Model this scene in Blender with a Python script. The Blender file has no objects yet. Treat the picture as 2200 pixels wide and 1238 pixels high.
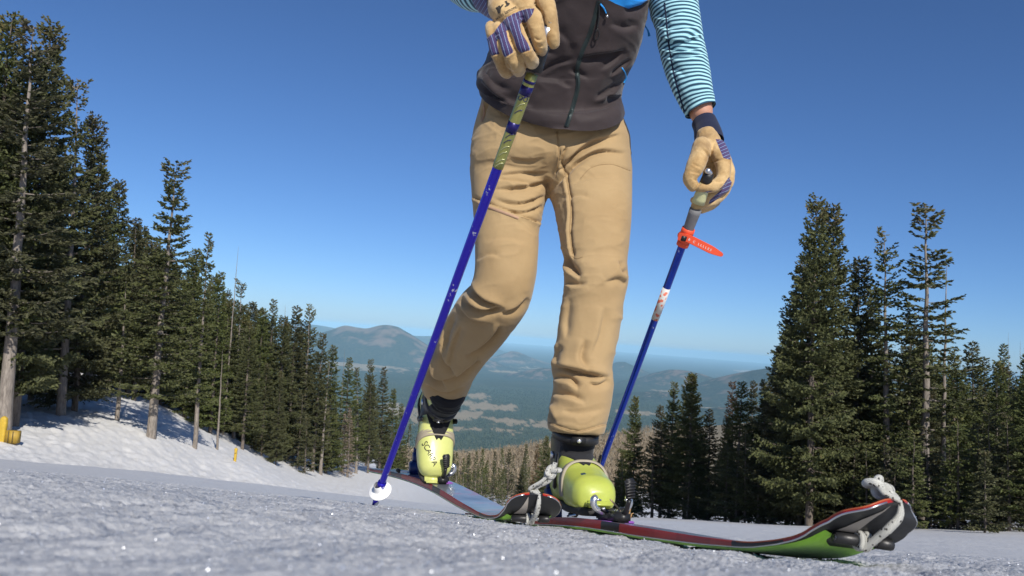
import bpy, bmesh, math, random
import numpy as np
from mathutils import Vector, Matrix
from mathutils.bvhtree import BVHTree

# ------------------------------------------------------------------ camera
sc = bpy.context.scene
C = sc.collection
F = 1711.0                                   # focal length in photo pixels (photo is 2200 wide)
PITCH, ROLL = math.radians(3.54), math.radians(4.46)
CAMROT = Matrix.Rotation(math.radians(90) + PITCH, 3, 'X') @ Matrix.Rotation(ROLL, 3, 'Z')
cam_data = bpy.data.cameras.new('camera')
cam_data.sensor_width = 36.0
cam_data.lens = 36.0 * F / 2200.0
cam_data.clip_start = 0.02
cam_data.clip_end = 300000.0
cam_data.dof.use_dof = True
cam_data.dof.focus_distance = 2.3
cam_data.dof.aperture_fstop = cam_data.lens / 1000.0 / 0.0021
cam = bpy.data.objects.new('camera', cam_data)
cam.matrix_world = CAMROT.to_4x4()
C.objects.link(cam)
sc.camera = cam

# ------------------------------------------------------------------ light
SUN_EL, SUN_AZ = math.radians(37), math.radians(21)      # sun behind the camera, to the right
sun_dir = Vector((math.sin(SUN_AZ) * math.cos(SUN_EL), -math.cos(SUN_AZ) * math.cos(SUN_EL), math.sin(SUN_EL)))
world = bpy.data.worlds.new('World')
sc.world = world
world.use_nodes = True
wn, wl = world.node_tree.nodes, world.node_tree.links
wn.clear()
sky = wn.new('ShaderNodeTexSky')
sky.sky_type = 'NISHITA'
sky.sun_disc = False
sky.sun_elevation = SUN_EL
sky.sun_rotation = math.pi - SUN_AZ
sky.altitude = 0
sky.air_density = 0.7
sky.dust_density = 0.3
sky.ozone_density = 10
bg = wn.new('ShaderNodeBackground')
bg.inputs['Strength'].default_value = 0.11
wo = wn.new('ShaderNodeOutputWorld')
wl.new(sky.outputs[0], bg.inputs[0])
wl.new(bg.outputs[0], wo.inputs[0])
sl = bpy.data.lights.new('sun', 'SUN')
sl.energy = 5.0
sl.angle = math.radians(0.53)
sl.color = (1.0, 0.945, 0.86)
so = bpy.data.objects.new('sun', sl)
so.rotation_euler = sun_dir.to_track_quat('Z', 'Y').to_euler()
C.objects.link(so)
sc.view_settings.view_transform = 'Standard'
sc.view_settings.look = 'None'
sc.view_settings.exposure = 0.0
sc.view_settings.gamma = 1.0
sc.view_settings.use_curve_mapping = False
sc.render.engine = 'CYCLES'
sc.cycles.max_bounces = 6
sc.cycles.transparent_max_bounces = 8
sc.cycles.volume_bounces = 0
sc.cycles.use_denoising = True

# ------------------------------------------------------------------ helpers
CR = np.array(CAMROT)

def P(px, py, d):
    """photo pixel + distance along the lens axis -> world point"""
    v = np.array([(px - 1100) / F * d, -(py - 619) / F * d, -d])
    return CR @ v

def PP(px, py, d):
    px, py, d = np.broadcast_arrays(np.asarray(px, float), np.asarray(py, float), np.asarray(d, float))
    v = np.stack([(px - 1100) / F * d, -(py - 619) / F * d, -d], -1)
    return v @ CR.T

def proj(v):
    """world points (n,3) -> photo pixels x, y and depth"""
    c = np.asarray(v, float) @ CR
    d = -c[..., 2]
    return 1100 + F * c[..., 0] / d, 619 - F * c[..., 1] / d, d

def smooth(a, b, x):
    t = np.clip((x - a) / (b - a), 0, 1)
    return t * t * (3 - 2 * t)

def hash3(ix, iy, iz, seed=0):
    h = (ix.astype(np.int64) * 374761393 + iy.astype(np.int64) * 668265263 + iz.astype(np.int64) * 2147483647 + seed * 1274126177) & 0xffffffff
    h = ((h ^ (h >> 13)) * 1274126177) & 0xffffffff
    h = (h ^ (h >> 16)) & 0xffff
    return h / 65535.0

def vnoise(p, seed=0):
    """value noise of points (n,3) -> about -1..1"""
    p = np.asarray(p, float)
    i = np.floor(p).astype(np.int64)
    f = p - i
    f = f * f * (3 - 2 * f)
    r = 0
    for dx in (0, 1):
        for dy in (0, 1):
            for dz in (0, 1):
                w = (f[..., 0] if dx else 1 - f[..., 0]) * (f[..., 1] if dy else 1 - f[..., 1]) * (f[..., 2] if dz else 1 - f[..., 2])
                r = r + w * hash3(i[..., 0] + dx, i[..., 1] + dy, i[..., 2] + dz, seed)
    return r * 2 - 1

def fbm(p, oct=4, seed=0):
    p = np.asarray(p, float)
    a, s, t = 1.0, 0, 0
    for k in range(oct):
        s = s + a * vnoise(p * 2 ** k, seed + k)
        t += a
        a *= .5
    return s / t

def mesh_np(name, verts, faces, smooth_shade=True):
    """faces: (n,3) or (n,4) array"""
    me = bpy.data.meshes.new(name)
    verts = np.asarray(verts, np.float32)
    faces = np.asarray(faces, np.int32)
    n, k = faces.shape
    me.vertices.add(len(verts))
    me.vertices.foreach_set('co', verts.ravel())
    me.loops.add(n * k)
    me.loops.foreach_set('vertex_index', faces.ravel())
    me.polygons.add(n)
    me.polygons.foreach_set('loop_start', np.arange(0, n * k, k, dtype=np.int32))
    me.polygons.foreach_set('use_smooth', np.full(n, smooth_shade, dtype=bool))
    me.update(calc_edges=True)
    me.validate()
    return me

def set_attr(me, name, vals):
    a = me.attributes.new(name, 'FLOAT', 'POINT')
    a.data.foreach_set('value', np.asarray(vals, np.float32))

def set_col(me, name, cols):
    a = me.attributes.new(name, 'FLOAT_COLOR', 'POINT')
    c = np.ones((len(cols), 4), np.float32)
    c[:, :3] = cols
    a.data.foreach_set('color', c.ravel())

def link(name, me, mat=None, parent=None, kind=None):
    o = bpy.data.objects.new(name, me)
    C.objects.link(o)
    if mat is not None:
        me.materials.append(mat)
    if parent is not None:
        o.parent = parent
    if kind:
        o['kind'] = kind
    return o

def tag(o, label, cat, group=None):
    o['label'] = label
    o['category'] = cat
    if group:
        o['group'] = group
    return o

def empty(name, loc, label, cat, group=None):
    o = bpy.data.objects.new(name, None)
    o.empty_display_size = .1
    C.objects.link(o)
    o.location = loc
    return tag(o, label, cat, group)

# ---- node helpers
class N:
    def __init__(self, name):
        self.m = bpy.data.materials.new(name)
        self.m.use_nodes = True
        self.t = self.m.node_tree
        self.t.nodes.clear()
        self.out = self.t.nodes.new('ShaderNodeOutputMaterial')
        self.b = self.t.nodes.new('ShaderNodeBsdfPrincipled')
        self.l(self.b.outputs[0], self.out.inputs['Surface'])
    def n(self, typ, **kw):
        x = self.t.nodes.new(typ)
        for k, v in kw.items():
            setattr(x, k, v)
        return x
    def l(self, a, b):
        self.t.links.new(a, b)
    def set(self, **kw):
        for k, v in kw.items():
            k = k.replace('_', ' ')
            s = self.b.inputs[k]
            if hasattr(v, 'links'):
                self.l(v, s)
            else:
                s.default_value = (*v, 1) if isinstance(v, tuple) and len(v) == 3 else v
        return self
    def val(self, v, sock):
        if hasattr(v, 'links'):
            self.l(v, sock)
        else:
            sock.default_value = (*v, 1) if isinstance(v, tuple) and len(v) == 3 else v
    def coord(self, which='Object'):
        return self.n('ShaderNodeTexCoord').outputs[which]
    def attr(self, name, out='Fac'):
        return self.n('ShaderNodeAttribute', attribute_name=name).outputs[out]
    def noise(self, scale, detail=4, rough=.55, vec=None, out='Fac', dist=0):
        x = self.n('ShaderNodeTexNoise')
        x.inputs['Scale'].default_value = scale
        x.inputs['Detail'].default_value = detail
        x.inputs['Roughness'].default_value = rough
        x.inputs['Distortion'].default_value = dist
        self.l(vec if vec is not None else self.coord(), x.inputs['Vector'])
        return x.outputs[out]
    def vor(self, scale, vec=None, feature='F1', out='Distance'):
        x = self.n('ShaderNodeTexVoronoi', feature=feature)
        x.inputs['Scale'].default_value = scale
        self.l(vec if vec is not None else self.coord(), x.inputs['Vector'])
        return x.outputs[out]
    def mapping(self, scale=(1, 1, 1), rot=(0, 0, 0), vec=None):
        x = self.n('ShaderNodeMapping')
        x.inputs['Scale'].default_value = scale
        x.inputs['Rotation'].default_value = rot
        self.l(vec if vec is not None else self.coord(), x.inputs['Vector'])
        return x.outputs[0]
    def ramp(self, fac, stops, interp='LINEAR'):
        x = self.n('ShaderNodeValToRGB')
        x.color_ramp.interpolation = interp
        e = x.color_ramp.elements
        while len(e) < len(stops):
            e.new(.5)
        for el, (p, c) in zip(e, stops):
            el.position = p
            el.color = (*c, 1) if isinstance(c, tuple) else (c, c, c, 1)
        self.l(fac, x.inputs[0])
        return x.outputs[0]
    def mix(self, fac, a, b, blend='MIX'):
        x = self.n('ShaderNodeMix', data_type='RGBA', blend_type=blend)
        self.val(fac, x.inputs[0])
        self.val(a, x.inputs[6])
        self.val(b, x.inputs[7])
        return x.outputs[2]
    def math(self, op, a, b=0.0, c=0.0):
        x = self.n('ShaderNodeMath', operation=op)
        for i, v in enumerate((a, b, c)):
            if hasattr(v, 'links'):
                self.l(v, x.inputs[i])
            else:
                x.inputs[i].default_value = v
        return x.outputs[0]
    def bump(self, h, strength=.3, dist=.01, normal=None):
        x = self.n('ShaderNodeBump')
        x.inputs['Strength'].default_value = strength
        x.inputs['Distance'].default_value = dist
        self.l(h, x.inputs['Height'])
        if normal is not None:
            self.l(normal, x.inputs['Normal'])
        self.l(x.outputs[0], self.b.inputs['Normal'])
        return x.outputs[0]

def simple(name, col, rough=.5, metal=0.0, noise_amt=.12, noise_scale=40, bump=0.0, bdist=.002, coat=0.0, spec=.5):
    m = N(name)
    a = tuple(max(0, c * (1 - noise_amt)) for c in col)
    b = tuple(c * (1 + noise_amt) for c in col)
    nz = m.noise(noise_scale, 5)
    m.set(Base_Color=m.mix(nz, a, b), Roughness=rough, Metallic=metal, Coat_Weight=coat)
    m.b.inputs['Specular IOR Level'].default_value = spec
    if bump:
        m.bump(m.noise(noise_scale * 3, 4), bump, bdist)
    return m.m

# ------------------------------------------------------------------ ground height
CP = [  # photo pixel x, y, distance: where the ground is seen
 (0,1238,.30),(550,1245,.26),(1100,1252,.25),(1650,1262,.26),(2200,1290,.35),
 (0,1085,.6),(550,1128,.6),(1100,1174,.6),(1650,1226,.6),(2200,1262,.7),
 (0,1024,1.2),(400,1060,1.3),(803,1091,1.7),(1100,1127,1.75),(1250,1144,1.7),(1450,1176,1.35),(1690,1203,1.12),(2000,1218,1.1),(2300,1238,1.1),
 (0,1003,4),(400,1042,4),(800,1085,4.5),(1100,1110,5),(1400,1132,5),(1800,1165,5),(2200,1192,5),
 (0,996,15),(400,1033,15),(800,1079,18),(1100,1104,18),(1400,1122,18),(1800,1145,18),(2200,1165,16),
 (0,984,35),(300,1011,45),(500,1030,55),(700,1057,75),(900,1079,95),(1060,1094,120),(1400,1113,60),(1700,1130,48),(2000,1140,38),(2200,1150,33),
 (0,935,42),(130,897,52),(250,898,58),(325,938,55),(418,965,60),(470,970,66),(505,985,62),(600,1002,85),(655,1014,95),(745,1022,115),(850,1018,150),
 (0,830,66),(130,815,75),(250,822,82),(400,880,95),(600,955,120),(700,985,150),
 (1400,1118,95),(1700,1130,80),(2000,1130,70),(2200,1125,60),
 (1000,1084,190),(1150,1088,220),(1500,1105,220),(850,1005,280),(1060,1062,330),(600,930,280),(300,840,250),(1900,1110,220),(2200,1090,200),
 (970,1010,480),(1080,1000,480),(1330,985,480),(1700,985,480),(600,920,480),(2200,1000,480),
 (970,992,800),(1080,983,850),(1150,962,900),(1330,936,1000),(1600,905,1000),(700,965,800),(400,900,800),(2200,930,1000),
]
_cp = np.array(CP, float)
_w = PP(_cp[:, 0], _cp[:, 1], _cp[:, 2])
_th = np.arctan2(_w[:, 0], _w[:, 1])
_r = np.hypot(_w[:, 0], _w[:, 1])
_e = _w[:, 2] / _r
_X = np.stack([_th * 3.0, np.log(_r)], 1)
def _phi(d):
    return np.where(d > 1e-9, d * d * np.log(np.maximum(d, 1e-9)), 0)
_n = len(_X)
_A = _phi(np.linalg.norm(_X[:, None] - _X[None], axis=2)) + np.eye(_n) * .008
_Q = np.concatenate([np.ones((_n, 1)), _X], 1)
_S = np.block([[_A, _Q], [_Q.T, np.zeros((3, 3))]])
_sol = np.linalg.solve(_S, np.concatenate([_e, np.zeros(3)]))

def ground(x, y):
    x, y = np.broadcast_arrays(np.asarray(x, float), np.asarray(y, float))
    sh = x.shape
    x, y = x.ravel(), y.ravel()
    th = np.arctan2(x, y)
    r = np.maximum(np.hypot(x, y), 1e-4)
    out = np.empty(len(x))
    for s in range(0, len(x), 60000):
        t = np.clip(th[s:s + 60000], -.75, .72)
        q = np.stack([t * 3.0, np.log(np.clip(r[s:s + 60000], .2, 1000))], 1)
        e = _phi(np.linalg.norm(q[:, None] - _X[None], axis=2)) @ _sol[:_n] + _sol[_n] + q @ _sol[_n + 1:]
        out[s:s + 60000] = e
    k = smooth(.62, 1.35, np.abs(th))
    e_far = np.where(th < 0, .05 + .16 * smooth(1.5, 3.0, -th), -.10 + .30 * smooth(1.2, 3.0, th))
    out = out * (1 - k) + e_far * k
    z = out * r - .04 * k
    z = z - .35 * np.maximum(r - 1000, 0)
    k2 = smooth(.27, .17, r)
    z = z * (1 - k2) + (-.082) * k2
    return z.reshape(sh)

# ------------------------------------------------------------------ setting: snow, hillside, plain, mountains
def polar_mesh(name, thetas, radii, zfun):
    T, R = np.meshgrid(thetas, radii)
    x, y = R * np.sin(T), R * np.cos(T)
    z = zfun(x, y)
    nt, nr = len(thetas), len(radii)
    V = np.stack([x, y, z], -1).reshape(-1, 3)
    i = np.arange((nr - 1) * nt).reshape(nr - 1, nt)
    a = i[:, :-1].ravel()
    return mesh_np(name, V, np.stack([a, a + 1, a + nt + 1, a + nt], 1)[:, ::-1]), T.ravel(), R.ravel()

def snow_z(x, y):
    sh = x.shape
    z = ground(x, y).ravel()
    xf, yf = x.ravel(), y.ravel()
    r = np.hypot(xf, yf)
    p = np.stack([xf, yf, np.zeros_like(xf)], 1)
    near = smooth(6, 1.2, r)
    # crusty grains close to the lens
    m = r < 9
    q = p[m]
    g = fbm(q * 17, 3, 5) * .0034 + fbm(q * 62, 2, 7) * .0016 + np.abs(fbm(q * 190, 2, 9)) * .0036 + fbm(q * 420, 1, 3) * .0011
    fade = near[m] * np.clip(r[m] / .75, .15, 1.0)
    flat = smooth(.0, .5, np.abs(xf[m])) * 0 + 1
    z[m] += g * fade * flat
    u = q @ np.array([[.97, .24, 0], [-.24, .97, 0], [0, 0, 1]])
    z[m] += (np.abs(np.sin(u[:, 0] * 26 + fbm(q * 5, 2, 1) * 2.2)) - .6) * .0075 * smooth(.25, .7, r[m]) * near[m]
    # groomed piste and rough bank
    mid = (r >= 4)
    q = p[mid]
    th = np.arctan2(xf[mid], yf[mid])
    z[mid] += fbm(q * .35, 3, 2) * .035 * smooth(4, 14, r[mid])
    z[mid] += fbm(q * np.array([.10, 1.3, 1]), 3, 44) * .028 * smooth(4, 12, r[mid]) * smooth(120, 70, r[mid])
    for (tx, ty, dx, dy) in ((-7, 22, .93, .36), (-12, 34, .99, .10), (-3, 40, .9, -.42), (-16, 46, .97, .22)):
        s_ = (xf[mid] - tx) * dy - (yf[mid] - ty) * dx + fbm(q * .12, 2, 9) * .5
        z[mid] += (-.05 * np.exp(-(s_ / .14) ** 2) + .03 * np.exp(-((s_ - .25) / .14) ** 2)) * smooth(30, 10, np.abs((xf[mid] - tx) * dx + (yf[mid] - ty) * dy))
    bank = smooth(-.05, -.16, th) * smooth(26, 40, r[mid])
    k = .06 + .0016 * r[mid]
    z[mid] += (np.abs(fbm(q * 1.1, 4, 21)) - .25) * .22 * bank + fbm(q * 2.8, 3, 31) * .085 * bank
    return z.reshape(sh)

th_front = np.linspace(-.64, .62, 740)
th_side = np.concatenate([np.linspace(-math.pi, -.645, 24)])
thetas = np.concatenate([th_side, th_front, np.linspace(.625, math.pi, 24)])
radii = np.concatenate([np.geomspace(.05, .2, 12), np.geomspace(.203, 3.2, 390), np.geomspace(3.22, 25, 70), np.geomspace(25.2, 100, 190), np.geomspace(101, 330, 40)])
snow_me, sT, sR = polar_mesh('snow_slope', thetas, radii, snow_z)
_sr, _st = sR, sT
set_attr(snow_me, 'bank_pale', .75 * smooth(-.06, -.14, _st) * smooth(27, 38, _sr) + 0.15 * (_sr > 60))  # weight of the paler snow colour: left bank, slightly the far slope
set_attr(snow_me, 'near_dark', .62 * smooth(2.6, 1.2, _sr))  # snow colour painted darker towards the camera
mt = N('snow')
co = mt.coord()
pos = mt.n('ShaderNodeNewGeometry').outputs['Position']
n1 = mt.noise(14, 6, .6, pos)
n2 = mt.noise(.22, 5, .6, pos)
n3 = mt.noise(160, 3, .6, pos)
dirty = mt.ramp(mt.noise(.7, 8, .75, pos), [(.60, 0.0), (.78, .55)])
base = mt.mix(n1, (.50, .505, .51), (.66, .655, .645))
base = mt.mix(mt.ramp(n2, [(.35, 0.0), (.7, .35)]), base, (.60, .59, .565))
base = mt.mix(dirty, base, (.52, .49, .44))
bank_pale = mt.attr('bank_pale')
base = mt.mix(bank_pale, base, (.74, .735, .72))
near_dark = mt.math('MULTIPLY', mt.attr('near_dark'), mt.math('ADD', .75, mt.math('MULTIPLY', mt.noise(9, 5, .7, pos), .5)))
base = mt.mix(near_dark, base, (.40, .415, .44))
spark = mt.ramp(mt.vor(330, pos, out='Color'), [(.93, 0.0), (.97, 1.0)])
mt.set(Base_Color=base, Roughness=mt.mix(spark, (.55, .55, .55), (.12, .12, .12)), Subsurface_Weight=0.0)
mt.b.inputs['Specular IOR Level'].default_value = .35
h = mt.math('ADD', mt.math('MULTIPLY', n3, .5), mt.math('MULTIPLY', mt.noise(600, 2, .6, pos), .35))
h = mt.math('ADD', h, mt.math('MULTIPLY', mt.noise(6, 4, .7, pos), 2.2))
nb_ = mt.bump(h, .55, .006)
mt.bump(mt.noise(2.6, 5, .7, pos), .45, .10, nb_)
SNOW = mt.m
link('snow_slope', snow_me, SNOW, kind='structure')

# brown hillside under the bare aspens
hill_me, _, _ = polar_mesh('hillside', np.linspace(-.8, .8, 260), np.geomspace(322, 2900, 130),
                           lambda x, y: ground(x, y) - .3 + fbm(np.stack([x, y, x * 0], -1) * .012, 3, 4) * 3.0 * smooth(350, 500, np.hypot(x, y)))
mh = N('hillside_earth')
mh.set(Base_Color=mh.mix(mh.noise(.05, 6, .6), (.17, .14, .085), (.27, .225, .14)), Roughness=.95)
link('hillside', hill_me, mh.m, kind='structure')

PLAIN = -700.0
rng = np.random.default_rng(7)

# meadows on the plain: (pixel x, pixel y, half width px, half height px)
MEADOWS = [(800, 770, 170, 20), (760, 780, 90, 14), (880, 764, 90, 18), (1045, 873, 62, 9), (1095, 905, 70, 8), (985, 892, 60, 16), (1180, 917, 45, 5), (1020, 922, 90, 6), (1000, 865, 40, 5),
           (930, 905, 40, 18), (860, 885, 60, 14), (1110, 800, 110, 3), (1080, 795, 60, 4), (1020, 850, 30, 6), (1345, 800, 40, 3), (1440, 842, 40, 2.5), (1620, 800, 30, 4), (1580, 812, 40, 3), (1400, 890, 70, 4), (1560, 880, 80, 5), (700, 742, 40, 3), (830, 745, 30, 2), (1150, 792, 50, 3)]

def meadow_mask(px, py, X):
    th = np.arctan2(X[:, 0], X[:, 1]); lr = np.log(np.hypot(X[:, 0], X[:, 1]))
    nz = fbm(np.stack([th * 38, lr * 15, lr * 0], 1), 4, 3)
    nz2 = fbm(np.stack([th * 190, lr * 42, lr * 0], 1), 3, 13)
    best = np.full(len(px), -9.0)
    for (mx, my, a, b) in MEADOWS:
        q = 1 - np.sqrt(((px - mx) / a) ** 2 + ((py - .078 * (px - mx) - my) / b) ** 2)
        best = np.maximum(best, q)
    return smooth(.0, .30, best + nz * 1.1 + nz2 * .9)

# valley plain as a polar sheet reaching the horizon
pth = np.linspace(-.72, .72, 620)
pr = np.concatenate([np.geomspace(1400, 4200, 8), np.geomspace(4250, 95000, 260)])
def plain_z(x, y):
    r = np.hypot(x, y)
    p = np.stack([x, y, x * 0], -1)
    return PLAIN + fbm(p * .00035, 4, 8) * 38 * smooth(30000, 9000, r) + fbm(p * .0042, 2, 18) * 7 * smooth(24000, 12000, r) - (r > 60000) * 0
plain_me, pT, pR = polar_mesh('valley_plain', pth, pr, plain_z)
co_ = np.empty(len(plain_me.vertices) * 3, np.float32)
plain_me.vertices.foreach_get('co', co_)
co_ = co_.reshape(-1, 3).astype(float)
qx, qy, qd = proj(co_)
mm = meadow_mask(qx, qy, co_)
set_attr(plain_me, 'meadow', mm)
mp = N('plain_ground')
pos = mp.n('ShaderNodeNewGeometry').outputs['Position']
fine = mp.noise(.055, 3, .7, pos)
woods = mp.mix(mp.ramp(fine, [(.38, 0.0), (.62, 1.0)]), (.014, .026, .012), (.052, .062, .030))
woods = mp.mix(mp.ramp(mp.noise(.0006, 5, .6, pos), [(.5, 0.0), (.75, .5)]), woods, (.085, .080, .045))
grass = mp.mix(mp.noise(.003, 6, .6, pos), (.22, .165, .095), (.34, .27, .175))
speck = mp.ramp(mp.noise(.03, 3, .7, pos), [(.60, 0.0), (.66, .8)])
grass = mp.mix(speck, grass, (.03, .045, .02))
mp.set(Base_Color=mp.mix(mp.attr('meadow'), woods, grass), Roughness=1.0)
mp.b.inputs['Specular IOR Level'].default_value = 0.0
mp.bump(fine, 1.0, 9.0)
link('valley_plain', plain_me, mp.m, kind='structure')

# hills and mountains standing on the plain: each a heightfield on its own elliptical footprint
mm_ = N('mountain_ground')
pos = mm_.n('ShaderNodeNewGeometry').outputs['Position']
wood = mm_.mix(mm_.ramp(mm_.noise(.02, 4, .7, pos), [(.4, 0.0), (.65, 1.0)]), (.016, .026, .014), (.05, .055, .03))
bare = mm_.mix(mm_.noise(.006, 5, .7, pos), (.12, .080, .058), (.21, .155, .11))
mm_.set(Base_Color=mm_.mix(mm_.attr('bare'), wood, bare), Roughness=1.0)
mm_.b.inputs['Specular IOR Level'].default_value = 0.0
mm_.bump(mm_.noise(.02, 5, .7, pos), 1.0, 14.0)
MOUNT = mm_.m

def hill(name, px, py_top, d, prof, depth, bare_amt=.3, bare_side=0, seed=0, tan=False):
    """ridge across the view at distance d; prof: (pixel offset, height px above the base) knots"""
    xs = np.array([p[0] for p in prof], float)
    hs = np.array([p[1] for p in prof], float)
    c = P(px, py_top, d)
    c[2] = PLAIN
    right = np.array([math.cos(math.atan2(c[0], c[1])), -math.sin(math.atan2(c[0], c[1]))])
    fwd = np.array([right[1] * -1, right[0]])
    n, m = 110, 60
    s = np.linspace(xs[0], xs[-1], n)
    t = np.linspace(-1, 1, m)
    S, Tt = np.meshgrid(s, t)
    wx = S * d / F
    X = c[0] + right[0] * wx + fwd[0] * Tt * depth
    Y = c[1] + right[1] * wx + fwd[1] * Tt * depth
    H = np.interp(S, xs, hs) * d / F
    # smooth the profile knots
    k = max(3, n // 24)
    ker = np.hanning(k * 2 + 1); ker /= ker.sum()
    H = np.apply_along_axis(lambda a: np.convolve(np.pad(a, k, mode='edge'), ker, 'valid'), 1, H)
    edge = smooth(0, .10, (S - xs[0]) / (xs[-1] - xs[0])) * smooth(0, .10, (xs[-1] - S) / (xs[-1] - xs[0]))
    p3 = np.stack([X, Y, X * 0], -1)
    rel = fbm(p3 * (2.2 / depth), 5, seed)
    ridge = 1 - np.abs(fbm(p3 * (3.2 / depth), 4, seed + 3))
    cr = np.clip(1 - np.abs(Tt + rel * .18) ** 1.35, 0, 1)
    Z = PLAIN - 25 + (H + 25) * cr * (1 + .16 * (ridge - .75) * (1 - cr * .6)) * (edge * .9 + .1)
    V = np.stack([X, Y, Z], -1).reshape(-1, 3)
    i = np.arange((m - 1) * n).reshape(m - 1, n)[:, :-1].ravel()
    me = mesh_np(name, V, np.stack([i, i + 1, i + n + 1, i + n], 1))
    b = fbm(p3 * (5.5 / depth), 4, seed + 9)
    lean = bare_side * (S - (xs[0] + xs[-1]) / 2) / (xs[-1] - xs[0]) * 2
    hh = np.clip((Z - PLAIN) / max(H.max(), 1), 0, 1)
    b = b + .5 * fbm(p3 * (22 / depth), 3, seed + 12)
    bm = smooth(.1, .55, b + bare_amt - .3 + lean * .6 + (.25 if tan else .35) * (hh - .4)) * smooth(.0, .18, hh) * (1 if not tan else 1)
    set_attr(me, 'bare', bm.ravel())
    return link(name, me, MOUNT, kind='structure')

hill('mountain', 790, 775, 17000, [(-200, 0), (-165, 20), (-130, 38), (-85, 56), (-52, 69), (-28, 65), (-6, 64), (16, 73), (36, 77), (56, 74), (88, 60), (120, 42), (155, 24), (210, 6), (270, 0)], 2300, .34, .25, 1)
hill('mountain', 640, 765, 30000, [(-200, 0), (-100, 22), (-20, 36), (60, 32), (140, 20), (200, 24), (300, 30), (380, 22), (500, 0)], 3500, .1, 0, 2)
hill('hill', 1102, 778, 22000, [(-80, 0), (-50, 7), (-28, 16), (-6, 25), (12, 24), (34, 16), (64, 8), (110, 0)], 1300, .55, -.1, 3)
hill('hill', 1040, 792, 17500, [(-60, 0), (-30, 8), (0, 17), (22, 15), (50, 4), (80, 0)], 700, .45, -.5, 4, True)
hill('hill', 1150, 806, 14500, [(-75, 0), (-45, 6), (-20, 14), (12, 22), (40, 23), (75, 16), (110, 6), (150, 0)], 800, .30, -.75, 5, True)
hill('hill', 1330, 798, 20000, [(-80, 0), (-40, 8), (-8, 24), (12, 27), (34, 18), (70, 6), (110, 0)], 1200, .1, 0, 6)
hill('hill', 1450, 828, 15000, [(-140, 0), (-90, 10), (-45, 28), (-10, 38), (30, 38), (70, 30), (130, 14), (200, 0)], 1400, .42, -.1, 7)
hill('mountain', 1680, 862, 12500, [(-270, 0), (-200, 18), (-150, 38), (-110, 52), (-75, 62), (-40, 70), (0, 82), (60, 96), (120, 100), (220, 90), (330, 80), (480, 60), (600, 30), (700, 0)], 1900, .30, -.1, 8)
hill('hill', 1410, 868, 11000, [(-110, 0), (-60, 10), (-10, 17), (30, 20), (80, 12), (140, 0)], 600, .12, 0, 9)
hill('hill', 1590, 905, 8500, [(-160, 0), (-80, 18), (0, 34), (60, 40), (160, 30), (260, 0)], 700, .1, 0, 10)
hill('hill', 885, 785, 15500, [(-70, 0), (-30, 6), (0, 15), (30, 20), (55, 20), (90, 12), (140, 0)], 500, .8, 0, 12, True)

# ------------------------------------------------------------------ trees
def leaf_mat(name, dark, light, tip):
    m = N(name)
    v = m.attr('vary')
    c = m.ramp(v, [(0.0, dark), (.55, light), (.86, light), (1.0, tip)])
    info = m.n('ShaderNodeObjectInfo').outputs['Random']
    hsv = m.n('ShaderNodeHueSaturation')
    m.l(c, hsv.inputs['Color'])
    m.l(m.math('ADD', .475, m.math('MULTIPLY', info, .035)), hsv.inputs['Hue'])
    m.l(m.math('ADD', .75, m.math('MULTIPLY', info, .5)), hsv.inputs['Value'])
    m.l(m.math('ADD', .8, m.math('MULTIPLY', info, .3)), hsv.inputs['Saturation'])
    m.set(Base_Color=hsv.outputs[0], Roughness=.62)
    m.b.inputs['Specular IOR Level'].default_value = .25
    return m.m

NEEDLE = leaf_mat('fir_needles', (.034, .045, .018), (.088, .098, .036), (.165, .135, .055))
NEEDLE_BROWN = leaf_mat('rusty_needles', (.06, .045, .02), (.12, .085, .04), (.17, .11, .06))
NEEDLE_DEAD = leaf_mat('dead_twigs', (.16, .125, .09), (.25, .2, .15), (.33, .27, .21))
def bark(name, a, b):
    m = N(name)
    v = m.mapping((9, 9, 1.6))
    nz = m.noise(1.6, 6, .65, v)
    m.set(Base_Color=m.mix(m.ramp(nz, [(.35, 0.0), (.68, 1.0)]), a, b), Roughness=.9)
    m.bump(nz, .7, .04)
    return m.m
BARK = bark('fir_bark', (.07, .056, .044), (.21, .175, .145))
BARK_GREY = bark('grey_bark', (.13, .11, .092), (.31, .27, .23))

def tube_np(pts, rad, sides=7):
    pts = np.asarray(pts, float)
    n = len(pts)
    T = np.gradient(pts, axis=0)
    T /= np.linalg.norm(T, axis=1)[:, None] + 1e-12
    ref = np.array([1.0, 0, 0]) if abs(T[0][0]) < .8 else np.array([0, 1.0, 0])
    U = np.cross(T, ref); U /= np.linalg.norm(U, axis=1)[:, None]
    W = np.cross(T, U)
    a = np.linspace(0, 2 * math.pi, sides, endpoint=False)
    rad = np.broadcast_to(np.asarray(rad, float), (n,))
    V = pts[:, None] + rad[:, None, None] * (np.cos(a)[None, :, None] * U[:, None] + np.sin(a)[None, :, None] * W[:, None])
    i = np.arange(n - 1)[:, None] * sides + np.arange(sides)[None]
    j = np.arange(n - 1)[:, None] * sides + (np.arange(sides)[None] + 1) % sides
    Fq = np.stack([i, j, j + sides, i + sides], -1).reshape(-1, 4)
    return V.reshape(-1, 3), Fq

def join_np(parts):
    V, Fc, o = [], [], 0
    for v, f in parts:
        V.append(v); Fc.append(np.asarray(f) + o); o += len(v)
    return np.concatenate(V), np.concatenate(Fc)

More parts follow.
